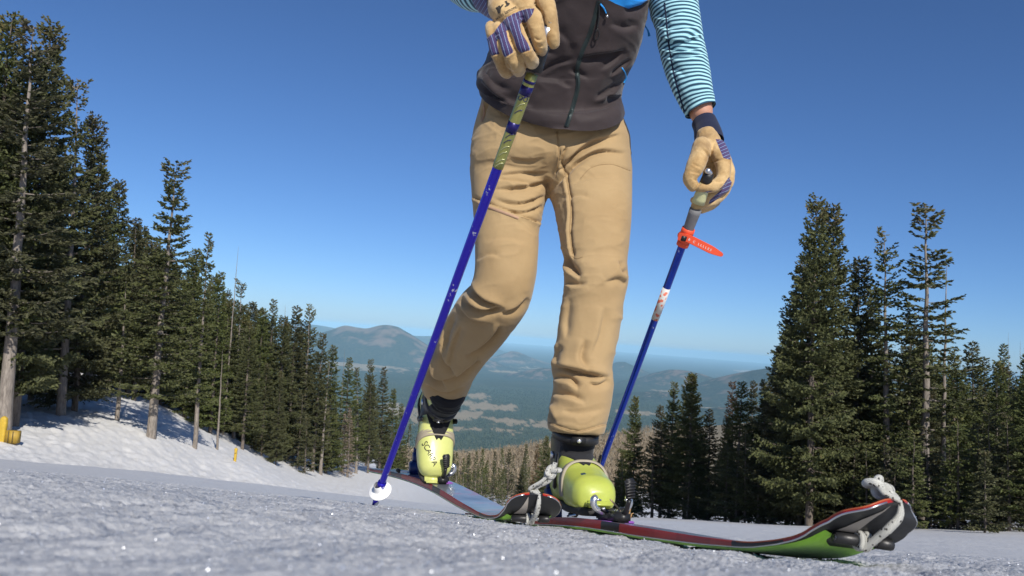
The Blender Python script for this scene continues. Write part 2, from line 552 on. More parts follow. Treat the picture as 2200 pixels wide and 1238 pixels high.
def make_conifer(seed, H=18.0, rmax=2.6, base=.08, density=1.0, gap=.15, step=.42, droop=.25, spray=.26, narrow=1.0, live=1.0, trunk_r=.2, lop=0.0, brown_top=.08, topclump=.3, nbr=5, detail=1.0):
    R = np.random.default_rng(seed)
    tr_parts, Pts, Dirs, Sz, Var = [], [], [], [], []
    bendx, bendy = R.normal(0, .012, 2)
    tz = np.linspace(-1.2, H, 16)
    tx = bendx * H * (tz / H) ** 2 + R.normal(0, .02, 16)
    ty = bendy * H * (tz / H) ** 2 + R.normal(0, .02, 16)
    tr_parts.append(tube_np(np.stack([tx, ty, tz], 1), trunk_r * (1.12 - tz / H * 1.06).clip(.03, 2), 9))
    z = H * base
    lopang = R.uniform(0, 6.28)
    while z < H * .995:
        f = z / H
        prof = (1 - f) ** .80 * (1 - .18 * smooth(base + .10, base, f)) + .05 + topclump * .16 * smooth(.90, .97, f)
        nb = max(3, int(round(nbr + R.normal(0, .8))))
        az0 = R.uniform(0, 6.28)
        skip = R.random() < gap * .5
        for b in range(nb):
            if skip or R.random() < gap:
                continue
            az = az0 + 6.283 * b / nb + R.normal(0, .25)
            L = rmax * narrow * prof * R.uniform(.62, 1.15) * (1 + lop * math.cos(az - lopang))
            if L < .12:
                continue
            n = max(3, int(L / .28) + 2)
            t = np.linspace(0, 1, n)
            up = .55 * smooth(.55, 1.0, f) - droop * (1 - f) * R.uniform(.5, 1.4)
            rr = L * t
            zz = z + R.normal(0, .06) + L * (up * t + (.30 * t ** 2.2) * (1 - .3 * f))
            wob = np.cumsum(R.normal(0, .035, n)) * L * .35
            ca, sa = math.cos(az), math.sin(az)
            bx = np.interp(z, tz, tx) + ca * rr - sa * wob
            by = np.interp(z, tz, ty) + sa * rr + ca * wob
            bp = np.stack([bx, by, zz], 1)
            if L > .8:
                tr_parts.append(tube_np(bp, np.linspace(.010 + .014 * L, .005, n), 3))
            if R.random() > live:
                continue
            # foliage: lateral twigs on both sides
            m = max(2, int(L / .105 * density * detail))
            for k in range(m):
                u = .12 + .88 * (k + R.random()) / m
                if u < .22 and L > 1.3 and R.random() < .6:
                    continue
                q = np.array([np.interp(u, t, bp[:, i]) for i in range(3)])
                side = 1 if R.random() < .5 else -1
                lat = L * (.16 + .36 * (1 - u)) * R.uniform(.5, 1.15) + .16
                ang = az + side * R.uniform(.5, 1.15)
                d = np.array([math.cos(ang), math.sin(ang), up * .4 + R.uniform(-.25, .22)])
                d /= np.linalg.norm(d)
                s = spray * R.uniform(.7, 1.25)
                c = max(1, int(round(lat / (s * .62))))
                for w in range(c):
                    Pts.append(q + d * lat * (w + .3) / c + R.normal(0, .03, 3))
                    dd = d + R.normal(0, .38, 3)
                    Dirs.append(dd / np.linalg.norm(dd))
                    Sz.append(s * (1 - .25 * w / c))
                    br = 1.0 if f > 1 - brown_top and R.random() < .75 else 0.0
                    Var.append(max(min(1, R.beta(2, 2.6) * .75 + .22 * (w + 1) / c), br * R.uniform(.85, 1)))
            Pts.append(bp[-1]); Dirs.append((bp[-1] - bp[-2]) / np.linalg.norm(bp[-1] - bp[-2])); Sz.append(spray); Var.append(.8)
        z += step * R.uniform(.7, 1.3) * (1 - .45 * f)
    trunk = join_np(tr_parts)
    if not Pts:
        return trunk, None
    Pn, Dn, Sn, Vn = np.array(Pts), np.array(Dirs), np.array(Sz), np.array(Var)
    K = len(Pn)
    rv = R.normal(0, 1, (K, 3)); rv[:, 2] *= .75
    U = np.cross(Dn, rv); U /= np.linalg.norm(U, axis=1)[:, None] + 1e-9
    W = np.cross(Dn, U)
    V, Fc, Va = [], [], []
    o = 0
    for A in (U, W):
        a = Pn - Dn * Sn[:, None] * .5
        b = Pn + A * Sn[:, None] * .24 + Dn * Sn[:, None] * .05 + R.normal(0, .015, (K, 3))
        c = Pn + Dn * Sn[:, None] * .62
        d = Pn - A * Sn[:, None] * .24 + Dn * Sn[:, None] * .05 + R.normal(0, .015, (K, 3))
        V.append(np.stack([a, b, c, d], 1).reshape(-1, 3))
        Fc.append(np.arange(K * 4).reshape(K, 4) + o)
        o += K * 4
        Va.append(np.repeat(Vn, 4))
    return trunk, (np.concatenate(V), np.concatenate(Fc), np.concatenate(Va))

TREES = {}
def kind(name, mat, bmat=None, **kw):
    H = kw.get('H', 18.0)
    trunk, cr = make_conifer(**kw)
    tm = mesh_np('trunk', *trunk)
    tm.materials.append(bmat or BARK)
    cm = None
    if cr is not None:
        cm = mesh_np('crown', cr[0], cr[1], False)
        set_attr(cm, 'vary', cr[2])
        cm.materials.append(mat)
    TREES[name] = (H, tm, cm)

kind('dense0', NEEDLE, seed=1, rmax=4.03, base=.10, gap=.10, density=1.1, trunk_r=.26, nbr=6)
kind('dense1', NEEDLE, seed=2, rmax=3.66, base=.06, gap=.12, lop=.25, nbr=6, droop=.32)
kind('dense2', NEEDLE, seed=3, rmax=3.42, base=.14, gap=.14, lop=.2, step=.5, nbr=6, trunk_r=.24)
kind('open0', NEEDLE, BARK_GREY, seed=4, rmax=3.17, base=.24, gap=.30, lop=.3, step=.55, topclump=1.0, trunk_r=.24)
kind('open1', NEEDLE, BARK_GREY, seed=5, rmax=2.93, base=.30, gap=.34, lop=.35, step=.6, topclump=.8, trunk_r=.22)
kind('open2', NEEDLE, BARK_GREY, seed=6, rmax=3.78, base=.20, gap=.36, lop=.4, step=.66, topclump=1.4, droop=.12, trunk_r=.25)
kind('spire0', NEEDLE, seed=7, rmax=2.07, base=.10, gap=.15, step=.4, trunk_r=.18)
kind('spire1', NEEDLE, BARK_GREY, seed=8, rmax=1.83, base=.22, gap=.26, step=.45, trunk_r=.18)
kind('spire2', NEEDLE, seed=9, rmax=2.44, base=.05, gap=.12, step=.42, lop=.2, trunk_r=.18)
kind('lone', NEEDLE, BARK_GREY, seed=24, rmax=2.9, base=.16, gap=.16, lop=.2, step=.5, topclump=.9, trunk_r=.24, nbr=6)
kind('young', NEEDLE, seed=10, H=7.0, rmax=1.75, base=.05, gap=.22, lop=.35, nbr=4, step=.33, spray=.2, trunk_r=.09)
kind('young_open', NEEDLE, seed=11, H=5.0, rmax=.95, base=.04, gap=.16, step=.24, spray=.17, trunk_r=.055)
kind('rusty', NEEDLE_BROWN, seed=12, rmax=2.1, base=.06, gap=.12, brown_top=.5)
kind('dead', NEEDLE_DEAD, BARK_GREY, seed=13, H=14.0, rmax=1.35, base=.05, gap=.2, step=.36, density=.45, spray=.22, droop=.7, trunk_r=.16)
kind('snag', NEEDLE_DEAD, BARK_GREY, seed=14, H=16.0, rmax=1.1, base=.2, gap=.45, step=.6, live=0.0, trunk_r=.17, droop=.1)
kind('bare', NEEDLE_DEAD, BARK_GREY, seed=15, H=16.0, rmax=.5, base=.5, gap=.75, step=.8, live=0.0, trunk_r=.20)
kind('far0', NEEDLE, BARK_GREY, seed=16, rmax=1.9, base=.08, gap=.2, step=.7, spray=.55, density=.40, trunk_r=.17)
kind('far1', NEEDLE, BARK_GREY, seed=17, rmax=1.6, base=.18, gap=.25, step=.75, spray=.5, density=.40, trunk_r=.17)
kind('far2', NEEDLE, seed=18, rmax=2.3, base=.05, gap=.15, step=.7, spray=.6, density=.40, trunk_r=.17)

trng = random.Random(5)
UP = Vector((0, 0, 1))
def plant(k, x, y, z, h, label, group=None, rot=None, wide=1.0, name='fir_tree', lean=0.0):
    H, tm, cm = TREES[k]
    t = empty(name, (x, y, z), label, 'tree', group)
    t.rotation_mode = 'ZYX'          # turn about the stem first, then the slight lean of the whole stand
    t.rotation_euler = (trng.uniform(-.012, .012), trng.uniform(-.012, .012) - .036 + lean, trng.uniform(0, 6.28) if rot is None else rot)
    s = h / H
    t.scale = (s * wide, s * wide, s)
    link('trunk', tm, None, t)
    if cm is not None:
        link('crown', cm, None, t)
    return t

def tree_px(k, px, py_base, py_top, d, label, group=None, wide=1.0, name='fir_tree', top_px=None):
    """tree whose foot is seen at (px, py_base) at distance d and whose top is at height py_top"""
    p = P(px, py_base, d)
    z = float(ground(np.array(p[0]), np.array(p[1])))
    # height: step up until the top projects to py_top
    lo, hi = .3, 60.0
    for _ in range(40):
        mid = (lo + hi) / 2
        q = proj(np.array([[p[0], p[1], z + mid]]))
        if q[1][0] > py_top:
            lo = mid
        else:
            hi = mid
    return plant(k, p[0], p[1], z, lo, label, group, wide=wide, name=name)

GL, GR = 'conifers of the forest left of the snow slope', 'conifers of the forest right of the snow slope'
L = [  # kind, foot x, foot y, top y, distance, label, width
 ('dense0', -60, 930, 40, 44, 'tall dark fir cut off by the left edge of the photo', .85),
 ('open0', 8, 935, 62, 43, 'tall fir with a forked bushy top at the far left', 1.15),
 ('dense0', 28, 925, 48, 46, 'tallest fir of the left forest with a long pale bare trunk under its pointed top', .78),
 ('dense2', 64, 885, 300, 58, 'dark fir behind the tallest one on the left', .8),
 ('open2', 130, 897, 186, 53, 'tall fir with a thin clumped tip left of the broken grey trunk', .9),
 ('dense1', 160, 890, 258, 56, 'broad round topped fir beside the broken grey trunk', .85),
 ('dense2', 188, 850, 330, 66, 'fir with low right hand branches just behind the broken grey trunk', 1.0),
 ('lone', 325, 938, 350, 55, 'lone looking fir with a flat bushy top and pale trunk at the forest edge', 1.15),
 ('dense1', 225, 900, 395, 70, 'fir filling the gap right behind the broken grey trunk', .95),
 ('spire2', 268, 900, 470, 74, 'slim fir close left of the flat topped fir', 1.3),
 ('dense2', 285, 880, 520, 72, 'shorter fir filling the gap behind the flat topped fir', 1.0),
 ('spire1', 418, 965, 500, 60, 'thin spire fir with long grey trunk, foot out on the snow bank', 1.0),
 ('dense1', 395, 905, 540, 80, 'dark fir behind the thin spire fir', 1.0),
 ('spire2', 452, 930, 585, 78, 'slim dark fir right of the thin spire fir', 1.1),
 ('open1', 500, 950, 606, 88, 'fir with an umbrella like sparse tip at the forest skyline', .9),
 ('spire2', 545, 975, 662, 92, 'slim pointed fir between the umbrella topped fir and the dead pole', 1.1),
 ('spire0', 566, 980, 645, 96, 'pointed fir with a lone spire on the skyline', 1.1),
 ('dense2', 520, 970, 690, 80, 'green fir standing low before the skyline firs', .9),
 ('spire2', 615, 1000, 658, 100, 'fir with twin tips near the middle of the left forest', 1.2),
 ('open1', 645, 1003, 660, 104, 'airy fir with open branches beside the twin tipped fir', .9),
 ('dense2', 672, 1008, 715, 100, 'full fir with a fine pointed tip before the mountain', .85),
 ('spire2', 700, 1014, 742, 106, 'fir below the mountain with a leaning grey stem beside it', 1.2),
 ('dense1', 592, 1003, 800, 84, 'bushy low fir at the edge of the snow, branches down to the ground', .62),
 ('young', 655, 1016, 900, 92, 'short round fir standing out on the snow bank', 1.0),
 ('young', 640, 990, 850, 95, 'young fir half hidden behind the short round one', 1.0),
 ('spire2', 560, 990, 780, 86, 'mid height fir left of the bushy low one', 1.2),
 ('spire0', 735, 1020, 770, 118, 'slender fir right of the leaning grey stem', 1.3),
 ('spire1', 765, 1020, 790, 124, 'slender half bare fir near the downhill end of the left forest', 1.3),
 ('dense2', 790, 1018, 772, 132, 'dark pointed fir rising highest at the downhill end of the left forest', .75),
 ('spire0', 815, 1016, 790, 138, 'thin fir beside the dark pointed one at the downhill end', 1.2),
 ('spire2', 838, 1018, 835, 145, 'fir close to the blue ski pole at the downhill end', 1.2),
 ('spire2', 858, 1020, 868, 152, 'last fir of the left forest, just behind the blue ski pole', 1.2),
 ('spire2', 640, 1000, 690, 108, 'slim dark fir standing behind the twin tipped fir', 1.3),
 ('dense1', 620, 998, 712, 112, 'broad dark fir lower than the twin tipped fir beside it', .8),
 ('young', 712, 1022, 900, 112, 'rounded young fir beside the brown dead spruce', 1.2),
 ('young', 690, 1020, 880, 104, 'young fir left of the brown dead spruce', 1.2),
]
for k, px, yb, yt, d, lab, w in L:
    tree_px(k, px, yb, yt, d, lab, GL, w)
tree_px('bare', 252, 897, 596, 57, 'broken grey trunk without a crown on the left snow bank', None, 1.15, 'dead_tree')
tree_px('snag', 478, 955, 530, 86, 'tall thin dead pole rising above the left forest skyline', None, .6, 'dead_tree')
tree_px('snag', 466, 965, 752, 66, 'short dead trunk with stubs right of the thin spire fir', None, 1.1, 'dead_tree')
tree_px('snag', 597, 985, 656, 96, 'bare dead pole standing between the green firs', None, .8, 'dead_tree')
tree_px('snag', 690, 1005, 770, 100, 'leaning grey dead stem with drooping stubs', None, 1.3, 'dead_tree')
tree_px('dead', 746, 1024, 876, 112, 'brown dead spruce with all its bare twigs at the snow edge', None, 1.2, 'dead_tree')
tree_px('dead', 735, 1022, 890, 114, 'lower brown dead spruce leaning against its neighbour', None, 1.0, 'dead_tree')
tree_px('snag', 725, 1012, 750, 126, 'thin dead stem against the pale meadow', None, .6, 'dead_tree')

# forest behind the front row, in the dark
for i in range(62):
    px = trng.uniform(-260, 800)
    d = trng.uniform(66, 100) + max(0, px) * .12
    t = (px - 0) / 850
    yt = 440 + 390 * max(0, t) + trng.uniform(-30, 120)
    base = 850 + 120 * max(0, t)
    k = trng.choice(['dense0', 'dense1', 'dense2', 'spire2', 'spire0', 'open1'])
    if px < -60:
        yt = trng.uniform(0, 300); d = trng.uniform(45, 80)
    tree_px(k, px, base, yt, d, 'dark fir standing inside the left forest behind its front row', 'firs deep in the left forest', trng.uniform(.85, 1.05))

for i in range(26):
    px = 262 + 13 * i + trng.uniform(-8, 8)
    yt = np.interp(px, [262, 300, 400, 470, 540, 620], [470, 500, 560, 610, 655, 690]) + trng.uniform(0, 45)
    tree_px(trng.choice(['dense1', 'dense2', 'spire2', 'spire0']), px, np.interp(px, [262, 620], [890, 985]), yt, trng.uniform(74, 96) + .06 * (px - 262), 'dark fir standing inside the left forest behind its front row', 'firs deep in the left forest', trng.uniform(.85, 1.1))

Rr = [
 ('dense0', 1738, 1128, 432, 50, 'tallest fir of the right forest with a thin pointed top', .76),
 ('dense1', 1782, 1125, 449, 53, 'broad fir with a bushy double tip beside the tallest right one', .84),
 ('dense1', 1835, 1122, 562, 55, 'shorter fir with a thin dark tip between the two tall right groups', .95),
 ('open0', 1905, 1128, 502, 51, 'slim fir with a long pale trunk showing through', .95),
 ('open1', 1985, 1130, 444, 50, 'open branched fir with a tall bare grey trunk at the right', 1.25),
 ('dense1', 1690, 1122, 660, 54, 'low broad fir at the left foot of the tallest right fir', .95),
 ('spire2', 1716, 1124, 560, 53, 'ragged dark fir pressed against the left side of the tallest right fir', 1.2),
 ('dense2', 1868, 1122, 610, 56, 'ragged fir between the slim pale trunked fir and its shorter neighbour', .8),
 ('spire2', 1640, 1120, 815, 62, 'dark small fir in front of the blue mountain', 1.3),
 ('rusty', 1572, 1116, 822, 70, 'fir with a rusty brown top below the blue mountain', 1.25),
 ('spire2', 1520, 1114, 880, 68, 'low fir between the rusty topped one and the pair', 1.4),
 ('dense2', 1470, 1112, 803, 72, 'pointed fir of the pair right of the blue ski pole', .95),
 ('dense2', 1437, 1112, 820, 75, 'reddish tipped fir of the pair right of the blue ski pole', .8),
 ('dense1', 1358, 1110, 856, 80, 'grey green fir close to the blue ski pole', .85),
 ('young', 1400, 1112, 945, 66, 'low dark fir under the pair', 1.5),
 ('young', 1335, 1108, 985, 72, 'low dark fir under the blue ski pole', 1.4),
 ('dense2', 1950, 1120, 680, 58, 'bushy fir filling the gap behind the bare grey trunk', 1.0),
 ('dense0', 2050, 1122, 760, 58, 'dark fir right of the dead pole', .95),
 ('spire2', 2092, 1100, 735, 80, 'fir with a small pointed tip at the right', 1.4),
 ('spire0', 2118, 1095, 770, 88, 'small tip beside the pointed right fir', 1.4),
 ('dense1', 2140, 1130, 780, 48, 'wide bushy fir behind the sapling', .9),
 ('dense0', 2215, 1142, 720, 40, 'black green fir cut off by the right edge of the photo', .85),
 ('spire0', 2160, 1080, 742, 100, 'distant narrow fir beside two thin dead poles', 1.1),
 ('young_open', 2116, 1146, 968, 35, 'thin sunlit sapling with a pale stem at the snow edge', 1.15),
 ('young', 1862, 1134, 960, 48, 'low bushy fir at the snow edge behind the ski tip', 1.2),
 ('young', 1600, 1122, 925, 56, 'yellowish young fir at the snow edge right of the skier', .9),
 ('young', 1960, 1138, 930, 42, 'young dark fir behind the rope loop', 1.2),
]
for k, px, yb, yt, d, lab, w in Rr:
    tree_px(k, px, yb, yt, d, lab, GR, w)
tree_px('snag', 2026, 1125, 566, 52, 'dead grey pole with short stubs beside the open branched fir', None, 1.0, 'dead_tree')
tree_px('snag', 2173, 1080, 715, 98, 'thin dead pole behind the distant narrow fir', None, .5, 'dead_tree')
tree_px('snag', 2196, 1085, 735, 90, 'short dead pole near the right edge', None, .6, 'dead_tree')
tree_px('snag', 2290, 1140, 430, 40, 'dead tree whose bare twigs reach in at the right edge', None, 2.2, 'dead_tree')
for i in range(48):
    px = trng.uniform(1320, 2420)
    d = trng.uniform(54, 92)
    t = (px - 1320) / 900
    yt = (900 - 180 * smooth(0, .4, t) + trng.uniform(-20, 140)) if px < 2060 else trng.uniform(790, 940)
    k = trng.choice(['dense0', 'dense1', 'dense2', 'spire2'])
    tree_px(k, px, 1120, yt, d, 'dark fir standing inside the right forest behind its front row', 'firs deep in the right forest', trng.uniform(.9, 1.15))

for i in range(26):
    px = 1475 + 28 * i + trng.uniform(-14, 14)
    d = np.interp(px, [1375, 1700, 2000, 2250], [64, 52, 43, 36]) + trng.uniform(0, 4)
    tree_px('young', px, 1130, np.interp(px, [1375, 1700, 2250], [1010, 960, 930]) + trng.uniform(-50, 60), d, 'low dark fir in the thicket along the right edge of the snow', 'low firs along the right snow edge', trng.uniform(1.1, 1.5))

# firs at the lower end of the slope, seen between the skier's legs
for i in range(52):
    px = trng.uniform(948, 1085) if i < 36 else trng.uniform(1085, 1190)
    d = trng.uniform(190, 300)
    yt = 974 + trng.uniform(-14, 50) if i < 36 else 975 + trng.uniform(-30, 60)
    tree_px(trng.choice(['far0', 'far1', 'far2']), px, 1082, yt, d, 'small distant fir at the foot of the snow slope', 'distant firs seen between the skier legs', trng.uniform(1.0, 1.3))
tree_px('rusty', 1148, 1090, 955, 150, 'orange tinged fir at the foot of the slope beside the right boot', None, 1.0)
tree_px('dense1', 1172, 1094, 940, 130, 'dark fir directly behind the right boot', None, .9)
tree_px('dense1', 1120, 1092, 1000, 140, 'dark low fir left of the right boot', None, 1.0)
for i in range(22):
    px = trng.uniform(600, 930)
    d = trng.uniform(150, 260)
    yt = 800 + (px - 640) * .42 + trng.uniform(0, 80)
    tree_px(trng.choice(['far0', 'far1', 'far2']), px, 1000, yt, d, 'distant fir of the left forest further down the slope', 'firs further down the left forest', trng.uniform(1.0, 1.3))

# bare tan aspens covering the lower hillside: nobody could count them
def aspens(count, seed):
    R = np.random.default_rng(seed)
    px = R.uniform(860, 1480, count)
    d = np.exp(R.uniform(math.log(300), math.log(1050), count))
    w = PP(px, np.full(count, 1000.0), d)
    z = ground(w[:, 0], w[:, 1]) - .5
    Vs, Fs, Va = [], [], []
    K = 20
    o = 0
    base = np.stack([w[:, 0], w[:, 1], z], 1)
    hgt = R.uniform(6, 10.5, count)
    # stem
    a = .10
    st = np.stack([base + [-a, 0, 0], base + [a, 0, 0], base + np.stack([a * .4 + 0 * hgt, 0 * hgt, hgt], 1), base + np.stack([-a * .4 + 0 * hgt, 0 * hgt, hgt], 1)], 1)
    Vs.append(st.reshape(-1, 3)); Fs.append(np.arange(count * 4).reshape(-1, 4)); o += count * 4
    Va.append(np.repeat(R.uniform(.7, 1, count), 4))
    for k in range(K):
        f = R.uniform(.3, 1.0, count)
        az = R.uniform(0, 6.28, count)
        ln = R.uniform(1.0, 2.6, count) * (1.15 - f * .6)
        p0 = base + np.stack([0 * f, 0 * f, hgt * f], 1)
        dv = np.stack([np.cos(az) * ln, np.sin(az) * ln, ln * R.uniform(.5, 1.3, count)], 1)
        wv = np.stack([-np.sin(az), np.cos(az), 0 * az], 1) * R.uniform(.07, .22, count)[:, None]
        q = np.stack([p0 - wv * .4, p0 + wv * .4, p0 + dv + wv, p0 + dv - wv], 1)
        Vs.append(q.reshape(-1, 3)); Fs.append(np.arange(count * 4).reshape(-1, 4) + o); o += count * 4
        Va.append(np.repeat(R.uniform(0, .8, count), 4))
    me = mesh_np('aspen_wood', np.concatenate(Vs), np.concatenate(Fs), False)
    set_attr(me, 'vary', np.concatenate(Va))
    return me
ASP = leaf_mat('aspen_twigs', (.22, .175, .095), (.36, .295, .17), (.48, .42, .30))
asp = link('aspen_wood', aspens(4200, 3), ASP, kind='stuff')

# the pine forest on the plain: dark little crowns, thinned where the meadows are
def plain_forest(count, seed):
    R = np.random.default_rng(seed)
    th = R.uniform(-.42, .42, count)
    r = np.exp(R.uniform(math.log(4300), math.log(11000), count))
    x, y = r * np.sin(th), r * np.cos(th)
    z = plain_z(x, y)
    X = np.stack([x, y, z], 1)
    qx, qy, qd = proj(X)
    keep = R.random(count) > meadow_mask(qx, qy, X) * .985
    keep &= (qx > 640) & (qx < 1750)
    X, r = X[keep], r[keep]
    n = len(X)
    h = R.uniform(9, 17, n)
    w = R.uniform(3.0, 5.0, n)
    a0 = R.uniform(0, 6.28, n)
    ring = []
    for j in range(5):
        a = a0 + j * 1.2566
        ring.append(X + np.stack([np.cos(a) * w, np.sin(a) * w, h * .28], 1))
    top = X + np.stack([R.normal(0, .5, n), R.normal(0, .5, n), h], 1)
    V = np.stack(ring + [top], 1).reshape(-1, 3)
    b = np.arange(n)[:, None] * 6
    Fc = np.concatenate([np.concatenate([b + j, b + (j + 1) % 5, b + 5], 1) for j in range(5)])
    me = mesh_np('pine_forest', V, Fc, False)
    set_attr(me, 'vary', np.repeat(R.random(n), 6))
    return me
PINE = leaf_mat('pine_crowns', (.016, .026, .012), (.038, .050, .022), (.065, .072, .035))
link('pine_forest', plain_forest(62000, 11), PINE, kind='stuff')

# ------------------------------------------------------------------ haze: one closed box of thin air
hz = N('haze_air')
hz.t.nodes.remove(hz.b)
pv = hz.n('ShaderNodeVolumePrincipled')
pv.inputs['Color'].default_value = (.42, .75, 1.0, 1)
pv.inputs['Density'].default_value = 2.5e-5
pv.inputs['Anisotropy'].default_value = -0.36
hz.l(pv.outputs[0], hz.out.inputs['Volume'])
bmh = bmesh.new()
bmesh.ops.create_cube(bmh, size=1.0)
hme = bpy.data.meshes.new('haze')
for v in bmh.verts:
    v.co = Vector((v.co.x * 240000, v.co.y * 240000, (110 if v.co.z > 0 else -820)))
bmh.to_mesh(hme); bmh.free()
link('haze', hme, hz.m, kind='stuff')

# ------------------------------------------------------------------ modelling helpers for the skier
def spline(K, n):
    """Catmull-Rom through rows of K (m, c) -> (n, c), arc length aware"""
    K = np.asarray(K, float)
    m = len(K)
    if m == 2:
        t = np.linspace(0, 1, n)[:, None]
        return K[0] * (1 - t) + K[1] * t
    seg = np.linalg.norm(np.diff(K[:, :3], axis=0), axis=1) + 1e-9
    cum = np.concatenate([[0], np.cumsum(seg)])
    sl_ = np.diff(K, axis=0) / seg[:, None]
    tan = np.empty_like(K)
    tan[0], tan[-1] = sl_[0], sl_[-1]
    tan[1:-1] = (sl_[:-1] * seg[1:, None] + sl_[1:] * seg[:-1, None]) / (seg[1:] + seg[:-1])[:, None]
    s = np.linspace(0, cum[-1], n)
    i = np.clip(np.searchsorted(cum, s, side='right') - 1, 0, m - 2)
    h = seg[i][:, None]
    t = (s - cum[i])[:, None] / h
    return K[i] * (2 * t ** 3 - 3 * t ** 2 + 1) + tan[i] * h * (t ** 3 - 2 * t ** 2 + t) + K[i + 1] * (3 * t ** 2 - 2 * t ** 3) + tan[i + 1] * h * (t ** 3 - t ** 2)

def ring_rows(rings):
    """(lx,ly,rx,ry,d,t[,sag]) photo edges of a limb -> centre, half width vector, half depth, sag"""
    out = []
    for r in rings:
        a, b = P(r[0], r[1], r[4]), P(r[2], r[3], r[4])
        c, u = (a + b) / 2, (b - a) / 2
        out.append(np.concatenate([c, u, [np.linalg.norm(u) * r[5], r[6] if len(r) > 6 else 0.0]]))
    return np.array(out)

def loft(rows, n, m, power=2.2, cap=(True, True)):
    """rows from ring_rows -> verts (n*m + caps), faces, (v, ang) of each vert"""
    R = spline(rows, n)
    c, u, hd, sag = R[:, :3], R[:, 3:6], R[:, 6], R[:, 7]
    T = np.gradient(c, axis=0); T /= np.linalg.norm(T, axis=1)[:, None]
    a = np.linalg.norm(u, axis=1)
    un = u / a[:, None]
    w = np.cross(T, un); w /= np.linalg.norm(w, axis=1)[:, None]
    # w must point to the camera (origin)
    s = np.sign(-(w * c).sum(1))[:, None]
    w = w * s
    ang = np.linspace(0, 2 * math.pi, m, endpoint=False)
    ca, sa = np.cos(ang), np.sin(ang)
    ex = 2.0 / power
    cx, sx = np.sign(ca) * np.abs(ca) ** ex, np.sign(sa) * np.abs(sa) ** ex
    V = c[:, None] + un[:, None] * (a[:, None] * cx[None])[..., None] + w[:, None] * (hd[:, None] * sx[None])[..., None]
    V = V + T[:, None] * (sag[:, None] * np.maximum(0, sa)[None] ** 1.2)[..., None]
    dist = np.concatenate([[0], np.cumsum(np.linalg.norm(np.diff(c, axis=0), axis=1))])
    vv = np.repeat(dist, m)
    aa = np.tile(ang, n)
    V = V.reshape(-1, 3)
    i = np.arange(n - 1)[:, None] * m + np.arange(m)[None]
    j = np.arange(n - 1)[:, None] * m + (np.arange(m)[None] + 1) % m
    Fc = np.stack([i, j, j + m, i + m], -1).reshape(-1, 4)
    faces = [tuple(f) for f in Fc]
    vs = [V]
    k = len(V)
    for e, on in enumerate(cap):
        if on:
            r = np.arange(m) + (0 if e == 0 else (n - 1) * m)
            vs.append(V[r].mean(0)[None])
            for q in range(m):
                faces.append((r[q], k, r[(q + 1) % m]) if e == 0 else (r[q], r[(q + 1) % m], k))
            vv = np.append(vv, dist[0 if e == 0 else -1]); aa = np.append(aa, 0)
            k += 1
    return np.concatenate(vs), faces, vv, aa

def mesh_py(name, V, faces, smooth_shade=True):
    me = bpy.data.meshes.new(name)
    me.from_pydata([tuple(v) for v in V], [], [tuple(int(i) for i in f) for f in faces])
    bm = bmesh.new(); bm.from_mesh(me)
    bmesh.ops.recalc_face_normals(bm, faces=bm.faces)
    bm.to_mesh(me); bm.free()
    if smooth_shade:
        me.polygons.foreach_set('use_smooth', np.ones(len(me.polygons), bool))
    return me

def modified(name, me, mods):
    """apply modifiers through the depsgraph, return a new mesh"""
    o = bpy.data.objects.new('tmp', me)
    C.objects.link(o)
    for typ, kw in mods:
        md = o.modifiers.new(typ, typ)
        for k, v in kw.items():
            setattr(md, k, v)
    dg = bpy.context.evaluated_depsgraph_get()
    dg.update()
    new = bpy.data.meshes.new_from_object(o.evaluated_get(dg))
    bpy.data.objects.remove(o)
    new.name = name
    new.polygons.foreach_set('use_smooth', np.ones(len(new.polygons), bool))
    return new

def coords(me):
    a = np.empty(len(me.vertices) * 3, np.float32)
    me.vertices.foreach_get('co', a)
    return a.reshape(-1, 3).astype(float)

def normals(me):
    a = np.empty(len(me.vertices) * 3, np.float32)
    me.vertices.foreach_get('normal', a)
    return a.reshape(-1, 3).astype(float)

def put(me, V):
    me.vertices.foreach_set('co', np.asarray(V, np.float32).ravel())
    me.update()

def seg_dist(px, py, line):
    """distance (px) to a polyline, signed by side, and 0..1 position along it"""
    L_ = np.asarray(line, float)
    best = np.full(px.shape, 1e9); sg = np.zeros(px.shape); al = np.zeros(px.shape)
    ln = np.linalg.norm(np.diff(L_, axis=0), axis=1); tot = ln.sum(); acc = 0
    for k in range(len(L_) - 1):
        ax, ay = L_[k]; bx, by = L_[k + 1]
        dx, dy = bx - ax, by - ay
        t = np.clip(((px - ax) * dx + (py - ay) * dy) / (dx * dx + dy * dy), 0, 1)
        ex, ey = px - (ax + t * dx), py - (ay + t * dy)
        d = np.hypot(ex, ey)
        m = d < best
        best = np.where(m, d, best)
        sg = np.where(m, np.sign(dx * ey - dy * ex), sg)
        al = np.where(m, (acc + t * ln[k]) / tot, al)
        acc += ln[k]
    return best * sg, al

def curve(pts, n=24):
    return spline(np.c_[np.asarray(pts, float), np.zeros(len(pts))], n)[:, :2]

